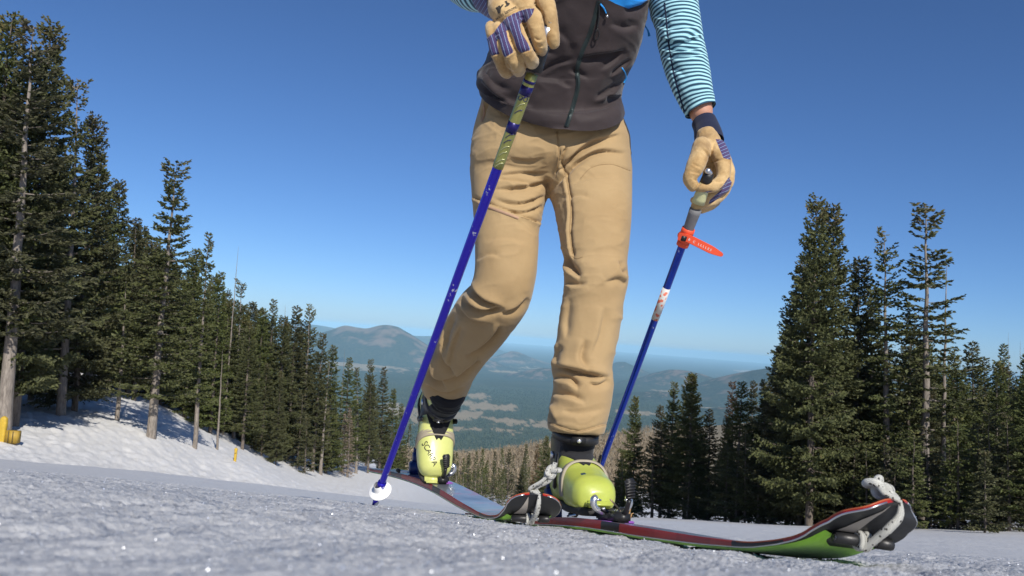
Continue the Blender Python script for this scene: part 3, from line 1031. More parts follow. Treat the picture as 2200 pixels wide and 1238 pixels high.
def fold(me, folds, fade=True):
    """push creases into the camera-facing cloth. fold: (points, depth m, width px[, side, ridge])"""
    V, Nn = coords(me), normals(me)
    px, py, d = proj(V)
    face = -(Nn * V).sum(1) / np.linalg.norm(V, axis=1)
    k = smooth(-.15, .25, face)
    disp = np.zeros(len(V))
    for f in folds:
        pts, A, w = f[0], f[1], f[2]
        side = f[3] if len(f) > 3 else 1
        ridge = f[4] if len(f) > 4 else .55
        s, t = seg_dist(px, py, curve(pts))
        s = s * side
        tap = np.clip(np.minimum(t / .22, (1 - t) / .3), 0, 1) ** .8 if not (len(f) > 5) else 1
        inside = np.abs(s) < w * 6
        g = np.zeros(len(V))
        si = s[inside]
        sp = np.maximum(si, 0)
        g[inside] = -np.where(si < 0, np.exp(-(si / (1.6 * w)) ** 2), np.exp(-(si / (.55 * w)) ** 2)) + ridge * 1.25 * (1 - np.exp(-(sp / (.8 * w)) ** 2)) * np.exp(-(sp / (2.6 * w)) ** 1.6)
        disp += A * g * tap
    V = V + Nn * (disp * k)[:, None]
    put(me, V)

def wrinkle(me, amp, scale, stretch=(1, 1, 1), seed=0, oct=4):
    V, Nn = coords(me), normals(me)
    n = fbm(V * scale * np.array(stretch), oct, seed)
    put(me, V + Nn * (amp * n)[:, None])

def crumple(me, amp, scale, rot=0.0, stretch=3.0, seed=0):
    """sharp little creases running one way"""
    V, Nn = coords(me), normals(me)
    c, s_ = math.cos(rot), math.sin(rot)
    q = np.stack([V[:, 0] * c + V[:, 2] * s_, V[:, 1], (-V[:, 0] * s_ + V[:, 2] * c) * stretch], 1) * scale
    q = q + .35 * np.stack([fbm(q * .8, 2, seed + 20), fbm(q * .8, 2, seed + 21), fbm(q * .8, 2, seed + 22)], 1)
    n = 1 - np.abs(fbm(q, 2, seed)) * 2.2
    n = np.clip(n, 0, 1) ** 3
    k = smooth(-.1, .5, fbm(V * 6, 2, seed + 5))
    put(me, V + Nn * (amp * n * k)[:, None])

def poly_sd(px, py, poly):
    """signed distance in px to a polygon, positive inside"""
    Pn = np.asarray(poly, float)
    d, _ = seg_dist(px, py, np.concatenate([Pn, Pn[:1]]))
    inside = np.zeros(px.shape, bool)
    j = len(Pn) - 1
    for i in range(len(Pn)):
        xi, yi = Pn[i]; xj, yj = Pn[j]
        c = ((yi > py) != (yj > py)) & (px < (xj - xi) * (py - yi) / ((yj - yi) or 1e-9) + xi)
        inside ^= c
        j = i
    return np.where(inside, np.abs(d), -np.abs(d))

def bvh_of(me):
    return BVHTree.FromPolygons([v.co for v in me.vertices], [tuple(p.vertices) for p in me.polygons])

def hit(bvh, px, py):
    d = Vector(P(px, py, 1.0)).normalized()
    loc, nor, idx, dist = bvh.ray_cast(Vector((0, 0, 0)), d)
    if loc is None:
        return None, None
    if nor.dot(d) > 0:
        nor = -nor
    return np.array(loc), np.array(nor)

def ribbon_on(name, bvh, pts, width_px, lift, mat, parent, n=50, thick=.0015, taper=None):
    """a strip of cloth or print lying on a surface along a line seen in the photo"""
    c = curve(pts, n)
    T = np.gradient(c, axis=0); T /= np.linalg.norm(T, axis=1)[:, None]
    Nv = np.stack([-T[:, 1], T[:, 0]], 1)
    rows = []
    for i in range(n):
        w = width_px * (1 if taper is None else taper(i / (n - 1)))
        row = []
        for s in (-1, -.85, 0, .85, 1):
            q = c[i] + Nv[i] * w * .5 * s
            l, no = hit(bvh, *q)
            if l is None:
                row = None
                break
            row.append(l + no * (lift if abs(s) < 1 else -thick))
        if row:
            rows.append(row)
    V = np.array(rows).reshape(-1, 3)
    k = 5
    i = np.arange(len(rows) - 1)[:, None] * k + np.arange(k - 1)[None]
    Fc = np.stack([i, i + 1, i + k + 1, i + k], -1).reshape(-1, 4)
    me = mesh_py(name, V, Fc)
    vv = np.repeat(np.arange(len(rows)) / max(1, len(rows) - 1), k)
    set_attr(me, 'along', vv)
    return link(name, me, mat, parent)

def poly_on(name, bvh, poly, lift, mat, parent, n=10):
    """a small flat patch laid on a surface: polygon in photo px, filled as a fan grid"""
    poly = np.asarray(poly, float)
    cen = poly.mean(0)
    V, Fc = [], []
    m = len(poly)
    for r in range(1, n + 1):
        for q in poly:
            p = cen + (q - cen) * r / n
            l, no = hit(bvh, *p)
            if l is None:
                return None
            V.append(l + no * lift)
    l, no = hit(bvh, *cen)
    V.append(l + no * lift)
    for q in range(m):
        Fc.append((q, (q + 1) % m, n * m))
    for r in range(n - 1):
        for q in range(m):
            Fc.append((r * m + q, r * m + (q + 1) % m, (r + 1) * m + (q + 1) % m, (r + 1) * m + q))
    return link(name, mesh_py(name, V, Fc), mat, parent)

def text_on(name, bvh, txt, px, py, height_px, ang, lift, mat, parent, bend=0.0, xscale=1.0):
    """lettering printed on a surface: built as real letter shapes, laid on it"""
    cu = bpy.data.curves.new('tmp', 'FONT')
    cu.body = txt
    cu.align_x = 'CENTER'
    cu.size = 1.0
    cu.resolution_u = 3
    o = bpy.data.objects.new('tmp', cu)
    C.objects.link(o)
    dg = bpy.context.evaluated_depsgraph_get()
    me = bpy.data.meshes.new_from_object(o.evaluated_get(dg))
    bpy.data.objects.remove(o)
    me.name = name
    bm = bmesh.new(); bm.from_mesh(me)
    bmesh.ops.triangulate(bm, faces=bm.faces)
    bmesh.ops.subdivide_edges(bm, edges=[e for e in bm.edges if e.calc_length() > .25], cuts=1)
    ca, sa = math.cos(ang), math.sin(ang)
    for v in bm.verts:
        x, y = v.co.x * height_px * 1.35 * xscale, v.co.y * height_px * 1.35
        y2 = y - bend * x * x
        q = (px + x * ca + y2 * sa, py + x * sa - y2 * ca)
        l, no = hit(bvh, *q)
        if l is None:
            l, no = hit(bvh, px, py)
        v.co = Vector(l + no * lift)
    bm.to_mesh(me); bm.free()
    return link(name, me, mat, parent)

def balls(chain, n=14, m=16):
    """tapering rounded limb along (x,y,z,r) rows"""
    R = spline(np.asarray(chain, float), n)
    V0, F0 = tube_np(R[:, :3], R[:, 3], m)
    T0 = R[0, :3] - R[1, :3]; T0 /= np.linalg.norm(T0)
    T1 = R[-1, :3] - R[-2, :3]; T1 /= np.linalg.norm(T1)
    V = [V0]; Fc = [tuple(f) for f in F0]
    k = len(V0)
    for e, (c, r, T, row) in enumerate(((R[0, :3], R[0, 3], T0, np.arange(m)), (R[-1, :3], R[-1, 3], T1, np.arange(m) + (n - 1) * m))):
        prev = row
        for a in (30, 55, 75):
            q = V0[row] - c
            V.append(c + q * math.cos(math.radians(a)) + T * r * math.sin(math.radians(a)))
            new = np.arange(m) + k; k += m
            for i in range(m):
                f = (prev[i], prev[(i + 1) % m], new[(i + 1) % m], new[i])
                Fc.append(f if e else f[::-1])
            prev = new
        V.append((c + T * r)[None]); 
        for i in range(m):
            f = (prev[i], prev[(i + 1) % m], k)
            Fc.append(f if e else f[::-1])
        k += 1
    return np.concatenate(V), Fc

def union(name, parts, voxel, smooth_it=4, sub=0):
    V, Fc, o = [], [], 0
    for v, f in parts:
        V.append(v); Fc += [tuple(i + o for i in q) for q in f]; o += len(v)
    me = mesh_py('tmp', np.concatenate(V), Fc)
    mods = [('REMESH', dict(mode='VOXEL', voxel_size=voxel)), ('SMOOTH', dict(factor=.5, iterations=smooth_it))]
    if sub:
        mods.append(('SUBSURF', dict(levels=sub, render_levels=sub)))
    return modified(name, me, mods)

def pxball(rows, d0, s=1.0, off=(0, 0)):
    """chain of (px, py, depth offset m, radius px) -> world rows"""
    out = []
    for x, y, dd, r in rows:
        x, y, r = off[0] + x * s, off[1] + y * s, r * s
        out.append(np.append(P(x, y, d0 + dd), r * (d0 + dd) / F))
    return np.array(out)

def box_mesh(name, size, bevel=.002, seg=2, shear=None):
    bm = bmesh.new()
    bmesh.ops.create_cube(bm, size=1.0)
    for v in bm.verts:
        v.co = Vector((v.co.x * size[0], v.co.y * size[1], v.co.z * size[2]))
        if shear:
            v.co = Vector(shear(*v.co))
    bmesh.ops.bevel(bm, geom=list(bm.edges), offset=bevel, segments=seg, affect='EDGES')
    me = bpy.data.meshes.new(name)
    bm.to_mesh(me); bm.free()
    me.polygons.foreach_set('use_smooth', np.ones(len(me.polygons), bool))
    return me

def tube_mesh(name, pts, rad, sides=16, n=None):
    pts = np.asarray(pts, float)
    if n:
        rr = np.broadcast_to(np.asarray(rad, float), (len(pts),))
        R = spline(np.c_[pts, rr], n)
        pts, rad = R[:, :3], R[:, 3]
    v, f = tube_np(pts, rad, sides)
    ns = len(pts)
    faces = [tuple(q) for q in f] + [tuple(range(sides))[::-1], tuple(range((ns - 1) * sides, ns * sides))]
    me = mesh_py(name, v, faces)
    return me

def frame(o, z, x=None):
    """matrix with the given z (and rough x) axes"""
    z = Vector(z).normalized()
    x = Vector(x) if x is not None else Vector((1, 0, 0))
    y = z.cross(x).normalized()
    x = y.cross(z).normalized()
    m = Matrix((x, y, z)).transposed().to_4x4()
    m.translation = Vector(o)
    return m

# ------------------------------------------------------------------ materials of the skier
def cloth(name, a, b, rough=.8, weave=900, wb=.25, sheen=.15, spec=.25):
    m = N(name)
    n1 = m.noise(7, 5, .6)
    m.set(Base_Color=m.mix(m.ramp(n1, [(.3, 0.0), (.7, 1.0)]), a, b), Roughness=rough, Sheen_Weight=sheen)
    m.b.inputs['Specular IOR Level'].default_value = spec
    h = m.math('ADD', m.noise(weave, 2, .5), m.math('MULTIPLY', m.noise(45, 4, .6), 3.0))
    m.bump(h, wb, .0012)
    return m
PANT = cloth('khaki_cloth', (.345, .235, .115), (.405, .285, .145)).m
vm = cloth('vest_cloth', (.026, .0185, .0195), (.040, .029, .030), rough=.68, spec=.25)
bl = vm.mix(vm.ramp(vm.attr('panel'), [(.49, 0.0), (.51, 1.0)]), vm.b.inputs['Base Color'].links[0].from_socket, (.012, .25, .70))
vm.l(bl, vm.b.inputs['Base Color'])
VEST = vm.m
sm_ = N('striped_knit')
v_ = sm_.attr('along')
ph = sm_.math('FRACT', sm_.math('MULTIPLY', v_, 1 / .0098))
tri = sm_.math('ABSOLUTE', sm_.math('SUBTRACT', ph, .5))
col = sm_.ramp(tri, [(.16, (.40, .68, .74)), (.24, (.17, .42, .52)), (.33, (.018, .055, .095))])
sm_.set(Base_Color=col, Roughness=.8, Sheen_Weight=.2)
sm_.b.inputs['Specular IOR Level'].default_value = .2
sm_.bump(sm_.noise(800, 2), .3, .001)
KNIT = sm_.m
LEATHER_ = N('tan_leather')
nz = LEATHER_.noise(24, 6, .65)
lea = LEATHER_.mix(LEATHER_.ramp(nz, [(.36, 0.0), (.64, 1.0)]), (.36, .22, .085), (.60, .42, .20))
lea = LEATHER_.mix(LEATHER_.ramp(LEATHER_.noise(9, 4, .7), [(.54, 0.0), (.74, .7)]), lea, (.22, .135, .06))
fab_u = LEATHER_.attr('stripe')
f1 = LEATHER_.math('FRACT', fab_u)
t1 = LEATHER_.math('ABSOLUTE', LEATHER_.math('SUBTRACT', f1, .5))
fab = LEATHER_.ramp(t1, [(.0, (.30, .38, .56)), (.035, (.30, .38, .56)), (.065, (.036, .032, .115)), (.28, (.045, .036, .13)), (.34, (.062, .036, .105)), (.5, (.070, .040, .115))])
LEATHER_.set(Base_Color=LEATHER_.mix(LEATHER_.ramp(LEATHER_.attr('fabric'), [(.49, 0.0), (.51, 1.0)]), lea, fab), Roughness=.75, Sheen_Weight=.25)
LEATHER_.b.inputs['Specular IOR Level'].default_value = .3
hh = LEATHER_.math('ADD', LEATHER_.noise(260, 4, .7), LEATHER_.math('MULTIPLY', LEATHER_.vor(120, None, 'DISTANCE_TO_EDGE'), .8))
LEATHER_.bump(hh, .5, .0012)
LEATHER = LEATHER_.m
SKIN_M = N('skin')
SKIN_M.set(Base_Color=SKIN_M.mix(SKIN_M.noise(60, 5), (.42, .20, .13), (.56, .30, .20)), Roughness=.5, Subsurface_Weight=.1)
SKIN_M.b.inputs['Subsurface Radius'].default_value = (.01, .004, .002)
SKIN = SKIN_M.m
NAVY = cloth('navy_rib', (.008, .012, .035), (.014, .02, .05), rough=.9).m
BLACKCLOTH = cloth('black_cloth', (.010, .010, .011), (.018, .018, .020), rough=.85).m
BLACKPL = simple('black_plastic', (.016, .016, .017), .42, 0, .3, 60, .2)
RUBBER = simple('black_rubber', (.020, .019, .018), .75, 0, .4, 60, .4)
SILVER = simple('brushed_metal', (.62, .63, .65), .28, .9, .1, 80)
WHITEP = simple('white_plastic', (.82, .82, .80), .45, 0, .04, 30)
PURPLE = simple('purple_anodised', (.36, .12, .52), .38, .3, .1, 60)
INK = simple('black_ink', (.03, .025, .02), .7)
ORANGE = simple('orange_strap', (.78, .085, .03), .5, 0, .08, 50, .1)
GREYGRIP = simple('grey_rubber', (.16, .16, .165), .7, 0, .2, 60, .3)
PALEGRIP = simple('pale_grip', (.55, .55, .30), .6, 0, .15, 40)
BLUECORD = simple('blue_cord', (.02, .28, .72), .5)
TEALZIP = simple('zip_tape', (.012, .022, .022), .6, 0, .3, 90, .3)
PINKZIP = simple('pocket_zip', (.40, .25, .16), .7, 0, .15, 60)
SEAM = simple('khaki_seam', (.30, .20, .095), .85)
FLAT_RED = None

# ------------------------------------------------------------------ the person
person = empty('person', (0, 0, 0), 'skier in khaki trousers and dark vest climbing towards the camera on skis', 'person')
pc = P(1170, 1040, 2.05)
person.location = Vector((pc[0], pc[1], float(ground(np.array(pc[0]), np.array(pc[1])))))
def wear(name, me, mat=None, parent=None):
    o = link(name, me, mat, parent or person)
    if (parent or person) is person:
        o.matrix_parent_inverse = Matrix.Translation(-person.location)
    return o
def under_person(o):
    o.matrix_parent_inverse = Matrix.Translation(-person.location)
    return o

LEG_A = [(1015,300,1190,300,2.15,.85),(1010,360,1187,365,2.12,.85),(1014,420,1171,435,2.09,.92),(1019,480,1158,495,2.06,.95),(1021,540,1156,550,2.04,.97),(1019,590,1150,605,2.03,.97),
         (1008,620,1137,655,2.04,.95),(985,642,1113,692,2.09,.92),(960,690,1075,742,2.17,.90),(937,732,1041,782,2.24,.90),(914,770,1019,815,2.31,.92),(904,802,1011,833,2.35,.95),(907,832,1003,850,2.375,.95)]
LEG_B = [(1185,300,1350,300,2.13,.9),(1180,350,1355,350,2.10,.9),(1182,410,1358,405,2.07,.92),(1194,460,1357,465,2.03,.94),(1205,525,1351,530,1.99,.95),(1213,575,1347,572,1.97,.95),(1213,602,1350,599,1.955,.95),
         (1208,650,1340,645,1.95,.93),(1202,705,1331,705,1.94,.92),(1193,750,1321,755,1.93,.92),(1186,790,1313,795,1.925,.94),(1190,818,1317,822,1.92,.95),(1184,860,1312,868,1.915,.95),(1176,900,1303,908,1.91,.95),(1178,926,1297,936,1.905,.95)]
HIPS = [(1052,150,1312,165,2.11,.60),(1036,215,1333,238,2.12,.64),(1020,270,1350,288,2.13,.66),(1012,325,1354,335,2.12,.64),(1014,370,1354,375,2.11,.58),(1040,402,1335,405,2.10,.40)]
parts = []
for rg, n, pw in ((LEG_A, 60, 2.2), (LEG_B, 60, 2.2), (HIPS, 30, 2.4)):
    v, f, _, _ = loft(ring_rows(rg), n, 48, pw)
    parts.append((v, f))
pants = union('trousers', parts, .0066, 4, 1)
PF = [  # creases seen in the trousers: points, depth, width px, side, ridge
 ([(1180,388),(1130,402),(1062,408)], .006, 5), ([(1178,372),(1120,372),(1066,378)], .004, 5), ([(1172,420),(1120,438),(1060,428)], .005, 5), ([(1168,440),(1130,456),(1085,452)], .004, 4),
 ([(1172,340),(1130,345),(1090,338)], .003, 5), ([(1060,385),(1110,390),(1165,402)], .004, 4), ([(1040,520),(1080,510),(1130,520)], .002, 8), ([(1022,560),(1050,548),(1080,552)], .003, 5),
 ([(1008,612),(1030,640),(1078,662)], .012, 6, -1), ([(990,640),(1030,668),(1085,664)], .011, 6, -1), ([(978,655),(1010,688),(1060,700)], .006, 6, -1), ([(1135,640),(1110,665),(1075,676)], .005, 6),
 ([(975,672),(958,712),(953,765)], .008, 6), ([(992,700),(972,750),(968,800)], .004, 6), ([(938,748),(960,785),(985,812)], .009, 6, -1), ([(1078,702),(1045,740),(1002,768)], .010, 6, 1),
 ([(1032,775),(1000,798),(975,815)], .010, 6, 1), ([(915,778),(930,812),(960,838)], .007, 6, -1), ([(905,796),(945,818),(1005,806)], .008, 6, -1), ([(910,826),(950,846),(1000,832)], .006, 5, -1), ([(950,690),(935,730),(925,770)], .006, 5, 1),
 ([(1182,412),(1235,352),(1290,325),(1342,330)], .007, 4.5, -1), ([(1196,372),(1262,312),(1335,288)], .006, 5, -1), ([(1205,352),(1240,330),(1280,300)], .004, 5, -1), ([(1222,400),(1260,384),(1330,378)], .003, 5),
 ([(1210,430),(1240,420),(1275,426)], .003, 5), ([(1206,545),(1224,576),(1248,596)], .011, 6, 1), ([(1352,592),(1334,580),(1330,560)], .009, 6, -1), ([(1345,612),(1330,600),(1300,606)], .004, 6), ([(1212,606),(1240,612),(1262,608)], .005, 6),
 ([(1225,640),(1216,690),(1218,730)], .004, 7), ([(1300,660),(1290,720),(1270,770)], .004, 10), ([(1258,730),(1248,770),(1268,800)], .005, 7), ([(1205,740),(1192,770),(1200,788)], .005, 6),
 ([(1186,786),(1240,798),(1308,812)], .014, 6, -1), ([(1188,812),(1226,818),(1244,836)], .011, 6, 1), ([(1186,846),(1220,850),(1258,864)], .006, 6, 1), ([(1178,872),(1186,892),(1194,908)], .009, 5, -1), ([(1310,816),(1285,826),(1262,822)], .006, 6, 1), ([(1200,880),(1250,890),(1300,876)], .003, 8),
 ([(1270,360),(1310,353),(1357,368)], .0016, 2.2, 1, .2, 1), ([(1245,385),(1256,370),(1270,360)], .0016, 2.2, 1, .2, 1), ([(1176,906),(1235,926),(1303,912)], .0026, 2.2, 1, .5, 1),
 ([(1196,282),(1200,340),(1196,372)], .003, 2.2, 1, .6, 1), ([(1212,322),(1206,340),(1218,390),(1226,450),(1224,500),(1230,548)], .0045, 3, 1, .9, 1),
 ([(1022,428),(1060,442),(1118,463),(1156,478)], .004, 2.5, 1, .8, 1), ([(1052,210),(1040,240),(1036,262)], .004, 3, 1, .8), ([(1182,420),(1196,470),(1208,530)], .003, 4, 1, .8),
]
PF = [(f[0], f[1] * (1.7 if f[1] > .003 else 1.2), *f[2:]) for f in PF]
fold(pants, PF)
wrinkle(pants, .0028, 9, (1, 1, .5), 3)
crumple(pants, .0030, 6.5, .35, 2.6, 3)
crumple(pants, .0026, 8.0, -.5, 2.6, 9)
crumple(pants, .0018, 17, .1, 2.4, 14)
wrinkle(pants, .0008, 34, (1, 1, .7), 8)
wear('trousers', pants, PANT)
pb = bvh_of(pants)
under_person(ribbon_on('pocket_zip', pb, [(1026,437), (1060,449), (1114,469)], 7, .0012, PINKZIP, person))
under_person(ribbon_on('pocket_zip', pb, [(1038,222), (1040,245), (1034,262)], 4, .0012, PINKZIP, person))
under_person(ribbon_on('fly_seam', pb, [(1196,284), (1200,330), (1196,362)], 2.2, .001, SEAM, person))
under_person(ribbon_on('leg_seam', pb, [(1206,322), (1206,340), (1218,392), (1226,450), (1224,500), (1230,546)], 2.2, .001, SEAM, person))

for pts in ([(1178, 908), (1235, 927), (1300, 913)], [(1248, 383), (1270, 361), (1310, 353), (1354, 367)], [(1120, 467), (1140, 473), (1153, 477)], [(1228, 550), (1240, 556), (1252, 552)]):
    under_person(ribbon_on('stitching', pb, pts, 1.3, .0007, SEAM, person, 40))

VESTR = [(1090,-230,1420,-200,1.86,.60),(1082,-140,1408,-110,1.91,.64),(1074,-50,1398,-35,1.96,.68),(1062,25,1386,35,2.0,.70),(1055,90,1373,95,2.04,.72),(1044,132,1356,142,2.07,.76,.008),(1027,160,1341,178,2.085,.79,.026),(1024,180,1334,206,2.095,.82,.050),(1030,200,1339,237,2.10,.86,.080)]
v, f, vv, aa = loft(ring_rows(VESTR), 190, 260, 2.3, (True, False))
vest = mesh_py('vest', v, f)
VF = [([(1240,130),(1282,122),(1350,112)], .012, 8, -1), ([(1160,158),(1195,138),(1236,128)], .008, 5, 1), ([(1278,214),(1312,196),(1338,178)], .009, 5, 1), ([(1302,205),(1325,212),(1340,206)], .006, 5, -1),
      ([(1312,164),(1334,146),(1356,128)], .007, 4, 1), ([(1290,150),(1320,128),(1345,100)], .006, 6, 1), ([(1225,150),(1245,160),(1262,168)], .006, 5), ([(1060,190),(1100,215),(1150,225)], .006, 9, 1), ([(1035,176),(1060,205),(1090,220)], .012, 7, -1),
      ([(1040,150),(1060,180),(1100,196)], .008, 8), ([(1340,20),(1370,14),(1395,4)], .010, 6, -1), ([(1310,50),(1340,60),(1370,52)], .007, 9), ([(1255,235),(1300,228),(1335,208)], .006, 7), ([(1120,120),(1160,110),(1200,118)], .005, 10), ([(1190,60),(1220,90),(1225,130)], .005, 9),
      ([(1200,168),(1212,180),(1228,186)], .005, 5), ([(1110,262),(1160,272),(1210,276)], .004, 4, 1, .9, 1)]
fold(vest, VF)
wrinkle(vest, .007, 7, (1, 1, 1.1), 12)
crumple(vest, .006, 6, .5, 2.4, 4)
crumple(vest, .004, 9, -.3, 2.4, 6)
crumple(vest, .0022, 17, .4, 2.2, 8)
wrinkle(vest, .0026, 22, (1, 1, 1), 15)
V = coords(vest); px, py, _ = proj(V)
sd = poly_sd(px, py, [(1296,-6), (1322,8), (1350,19), (1378,10), (1402,-8), (1420,-60), (1280,-60)])
set_attr(vest, 'panel', np.clip(sd / 8 + .5, 0, 1))
wear('vest', vest, VEST)
vb = bvh_of(vest)
under_person(ribbon_on('zip', vb, [(1287,2), (1268,70), (1247,122), (1240,150), (1242,180), (1232,225), (1217,272)], 10, .0022, TEALZIP, person, 60))
zt = simple('zip_teeth', (.03, .045, .045), .35, .6)
under_person(ribbon_on('zip_teeth', vb, [(1287,2), (1268,70), (1247,122), (1240,150), (1242,180), (1232,225), (1217,272)], 3.4, .0038, zt, person, 60))
under_person(ribbon_on('zip_pull', vb, [(1287,6), (1286,40), (1282,60)], 3.0, .006, BLACKPL, person, 14))
loop = [hit(vb, *q) for q in ((1282,60), (1286,70), (1283,82), (1278,86), (1277,76), (1281,62))]
under_person(link('zip_pull', tube_mesh('zip_pull', [l + n_ * .007 for l, n_ in loop], .0016, 8, 24), BLACKPL, person))
under_person(ribbon_on('chest_cord', vb, [(1290,8), (1298,18), (1302,28)], 2.6, .005, BLUECORD, person, 12))
l0, n0 = hit(vb, 1303, 32)
under_person(link('cord_end', tube_mesh('cord_end', [l0 + n0 * .006, P(1305, 37, 1.84) * np.linalg.norm(l0) / np.linalg.norm(P(1305, 37, 1.84)) + n0 * .004], [.003, .002], 10), SILVER, person))
under_person(ribbon_on('side_pocket_piping', vb, [(1336,146), (1343,158), (1344,172), (1340,178)], 2.4, .002, BLUECORD, person, 16))
cordp = [P(1383, 44, 2.02), P(1386, 56, 2.0), P(1392, 66, 2.0), P(1395, 78, 2.0)]
under_person(link('blue_cord', tube_mesh('blue_cord', cordp, [.0016, .0016, .002, .0034], 8, 16), BLUECORD, person))

# sleeves
SL_R = [(1330,-175,1470,-190,1.96,.9),(1372,-90,1488,-98,1.98,.92),(1390,-20,1494,-28,1.975,.92),(1396,22,1499,14,1.97,.95),(1408,58,1507,58,1.96,.95),(1413,92,1512,94,1.95,.95),(1420,118,1517,118,1.945,.95),(1433,160,1524,158,1.935,.95),(1449,200,1531,192,1.925,.95),(1464,232,1535,212,1.92,.95),(1474,250,1537,226,1.915,.95)]
v, f, vv, aa = loft(ring_rows(SL_R), 240, 96, 2.05, (True, False))
sl_r = mesh_py('sleeve', v, f)
set_attr(sl_r, 'along', vv + .010 * fbm(v * 7, 2, 4) + .003 * fbm(v * 26, 2, 6))
fold(sl_r, [([(1410,84),(1450,92),(1512,80)], .008, 5, -1), ([(1411,100),(1455,108),(1514,98)], .009, 5, 1), ([(1400,48),(1440,60),(1505,52)], .005, 6), ([(1416,118),(1460,124),(1518,112)], .006, 5), ([(1470,90),(1490,76),(1510,70)], .006, 4), ([(1395,30),(1430,36),(1470,20)], .005, 6),
            ([(1425,150),(1450,150),(1475,166)], .004, 6), ([(1430,30),(1436,90),(1446,150),(1472,246)], .003, 3, 1, .6, 1)])
wrinkle(sl_r, .0035, 16, (1, 1, 1.2), 5)
crumple(sl_r, .003, 12, .3, 1.8, 3)
wear('sleeve', sl_r, KNIT)
sb_ = bvh_of(sl_r)
under_person(ribbon_on('sleeve_seam', sb_, [(1428,6), (1432,50), (1437,95), (1446,150), (1460,205), (1472,246)], 3.2, .0014, NAVY, person, 40))

def lrow(c, half, tdir, hd, d_hint=None):
    return None
def limb_loft(pts, rad, n, m, caps=(True, True)):
    """round sleeve along world points"""
    R = spline(np.c_[np.asarray(pts, float), rad], n)
    v, f = tube_np(R[:, :3], R[:, 3], m)
    d = np.concatenate([[0], np.cumsum(np.linalg.norm(np.diff(R[:, :3], axis=0), axis=1))])
    return v, f, np.repeat(d, m)
armL = [P(1078, -28, 1.275), P(1035, -28, 1.31), P(985, -60, 1.40), P(940, -130, 1.53), P(990, -200, 1.68), P(1060, -235, 1.82), P(1120, -250, 1.93)]
v, f, vv = limb_loft(armL, [.034, .040, .046, .054, .058, .062, .065], 150, 64)
sl_l = mesh_py('sleeve', v, f)
set_attr(sl_l, 'along', vv)
wrinkle(sl_l, .004, 20, (1, 1, 1), 6)
wear('sleeve', sl_l, KNIT)

# body under the clothes: one continuous skinned figure
BJ = [('pelvis', P(1190, 300, 2.13), .10), ('spine', P(1205, 110, 2.055), .085), ('chest', P(1232, -80, 1.96), .10), ('neck', P(1245, -330, 1.84), .055), ('head', P(1248, -440, 1.80), .085), ('crown', P(1250, -540, 1.80), .07),
      ('hip_a', P(1100, 360, 2.12), .07), ('knee_a', P(1078, 620, 2.05), .052), ('calf_a', P(1010, 740, 2.22), .046), ('ankle_a', P(950, 850, 2.39), .036),
      ('hip_b', P(1270, 360, 2.10), .07), ('knee_b', P(1281, 600, 1.96), .052), ('calf_b', P(1262, 750, 1.935), .046), ('ankle_b', P(1236, 940, 1.91), .036),
      ('shoulder_l', P(1105, -235, 1.90), .05), ('elbow_l', P(945, -135, 1.53), .040), ('wrist_l', P(1062, -18, 1.285), .028),
      ('shoulder_r', P(1405, -180, 1.96), .042), ('elbow_r', P(1458, 75, 1.955), .036), ('fore_r', P(1497, 190, 1.93), .033), ('wrist_r', P(1511, 268, 1.912), .029)]
BE = [('pelvis','spine'),('spine','chest'),('chest','neck'),('neck','head'),('head','crown'),('pelvis','hip_a'),('hip_a','knee_a'),('knee_a','calf_a'),('calf_a','ankle_a'),('pelvis','hip_b'),('hip_b','knee_b'),('knee_b','calf_b'),('calf_b','ankle_b'),
      ('chest','shoulder_l'),('shoulder_l','elbow_l'),('elbow_l','wrist_l'),('chest','shoulder_r'),('shoulder_r','elbow_r'),('elbow_r','fore_r'),('fore_r','wrist_r')]
ix = {b[0]: i for i, b in enumerate(BJ)}
bme = bpy.data.meshes.new('body')
bme.from_pydata([tuple(b[1]) for b in BJ], [(ix[a], ix[b]) for a, b in BE], [])
bo = bpy.data.objects.new('tmp', bme); C.objects.link(bo)
md = bo.modifiers.new('skin', 'SKIN')
for i, b in enumerate(BJ):
    s = bme.skin_vertices[0].data[i]
    s.radius = (b[2], b[2]); s.use_root = (i == 0)
bo.modifiers.new('sub', 'SUBSURF').levels = 2
dg = bpy.context.evaluated_depsgraph_get(); dg.update()
body = bpy.data.meshes.new_from_object(bo.evaluated_get(dg))
bpy.data.objects.remove(bo)
body.polygons.foreach_set('use_smooth', np.ones(len(body.polygons), bool))
wear('body', body, SKIN)
v, f = balls(np.array([np.append(P(1246, -500, 1.83), .088), np.append(P(1250, -560, 1.83), .06)]), 8, 20)
wear('hair', mesh_py('hair', v, f), simple('brown_hair', (.06, .035, .02), .6))

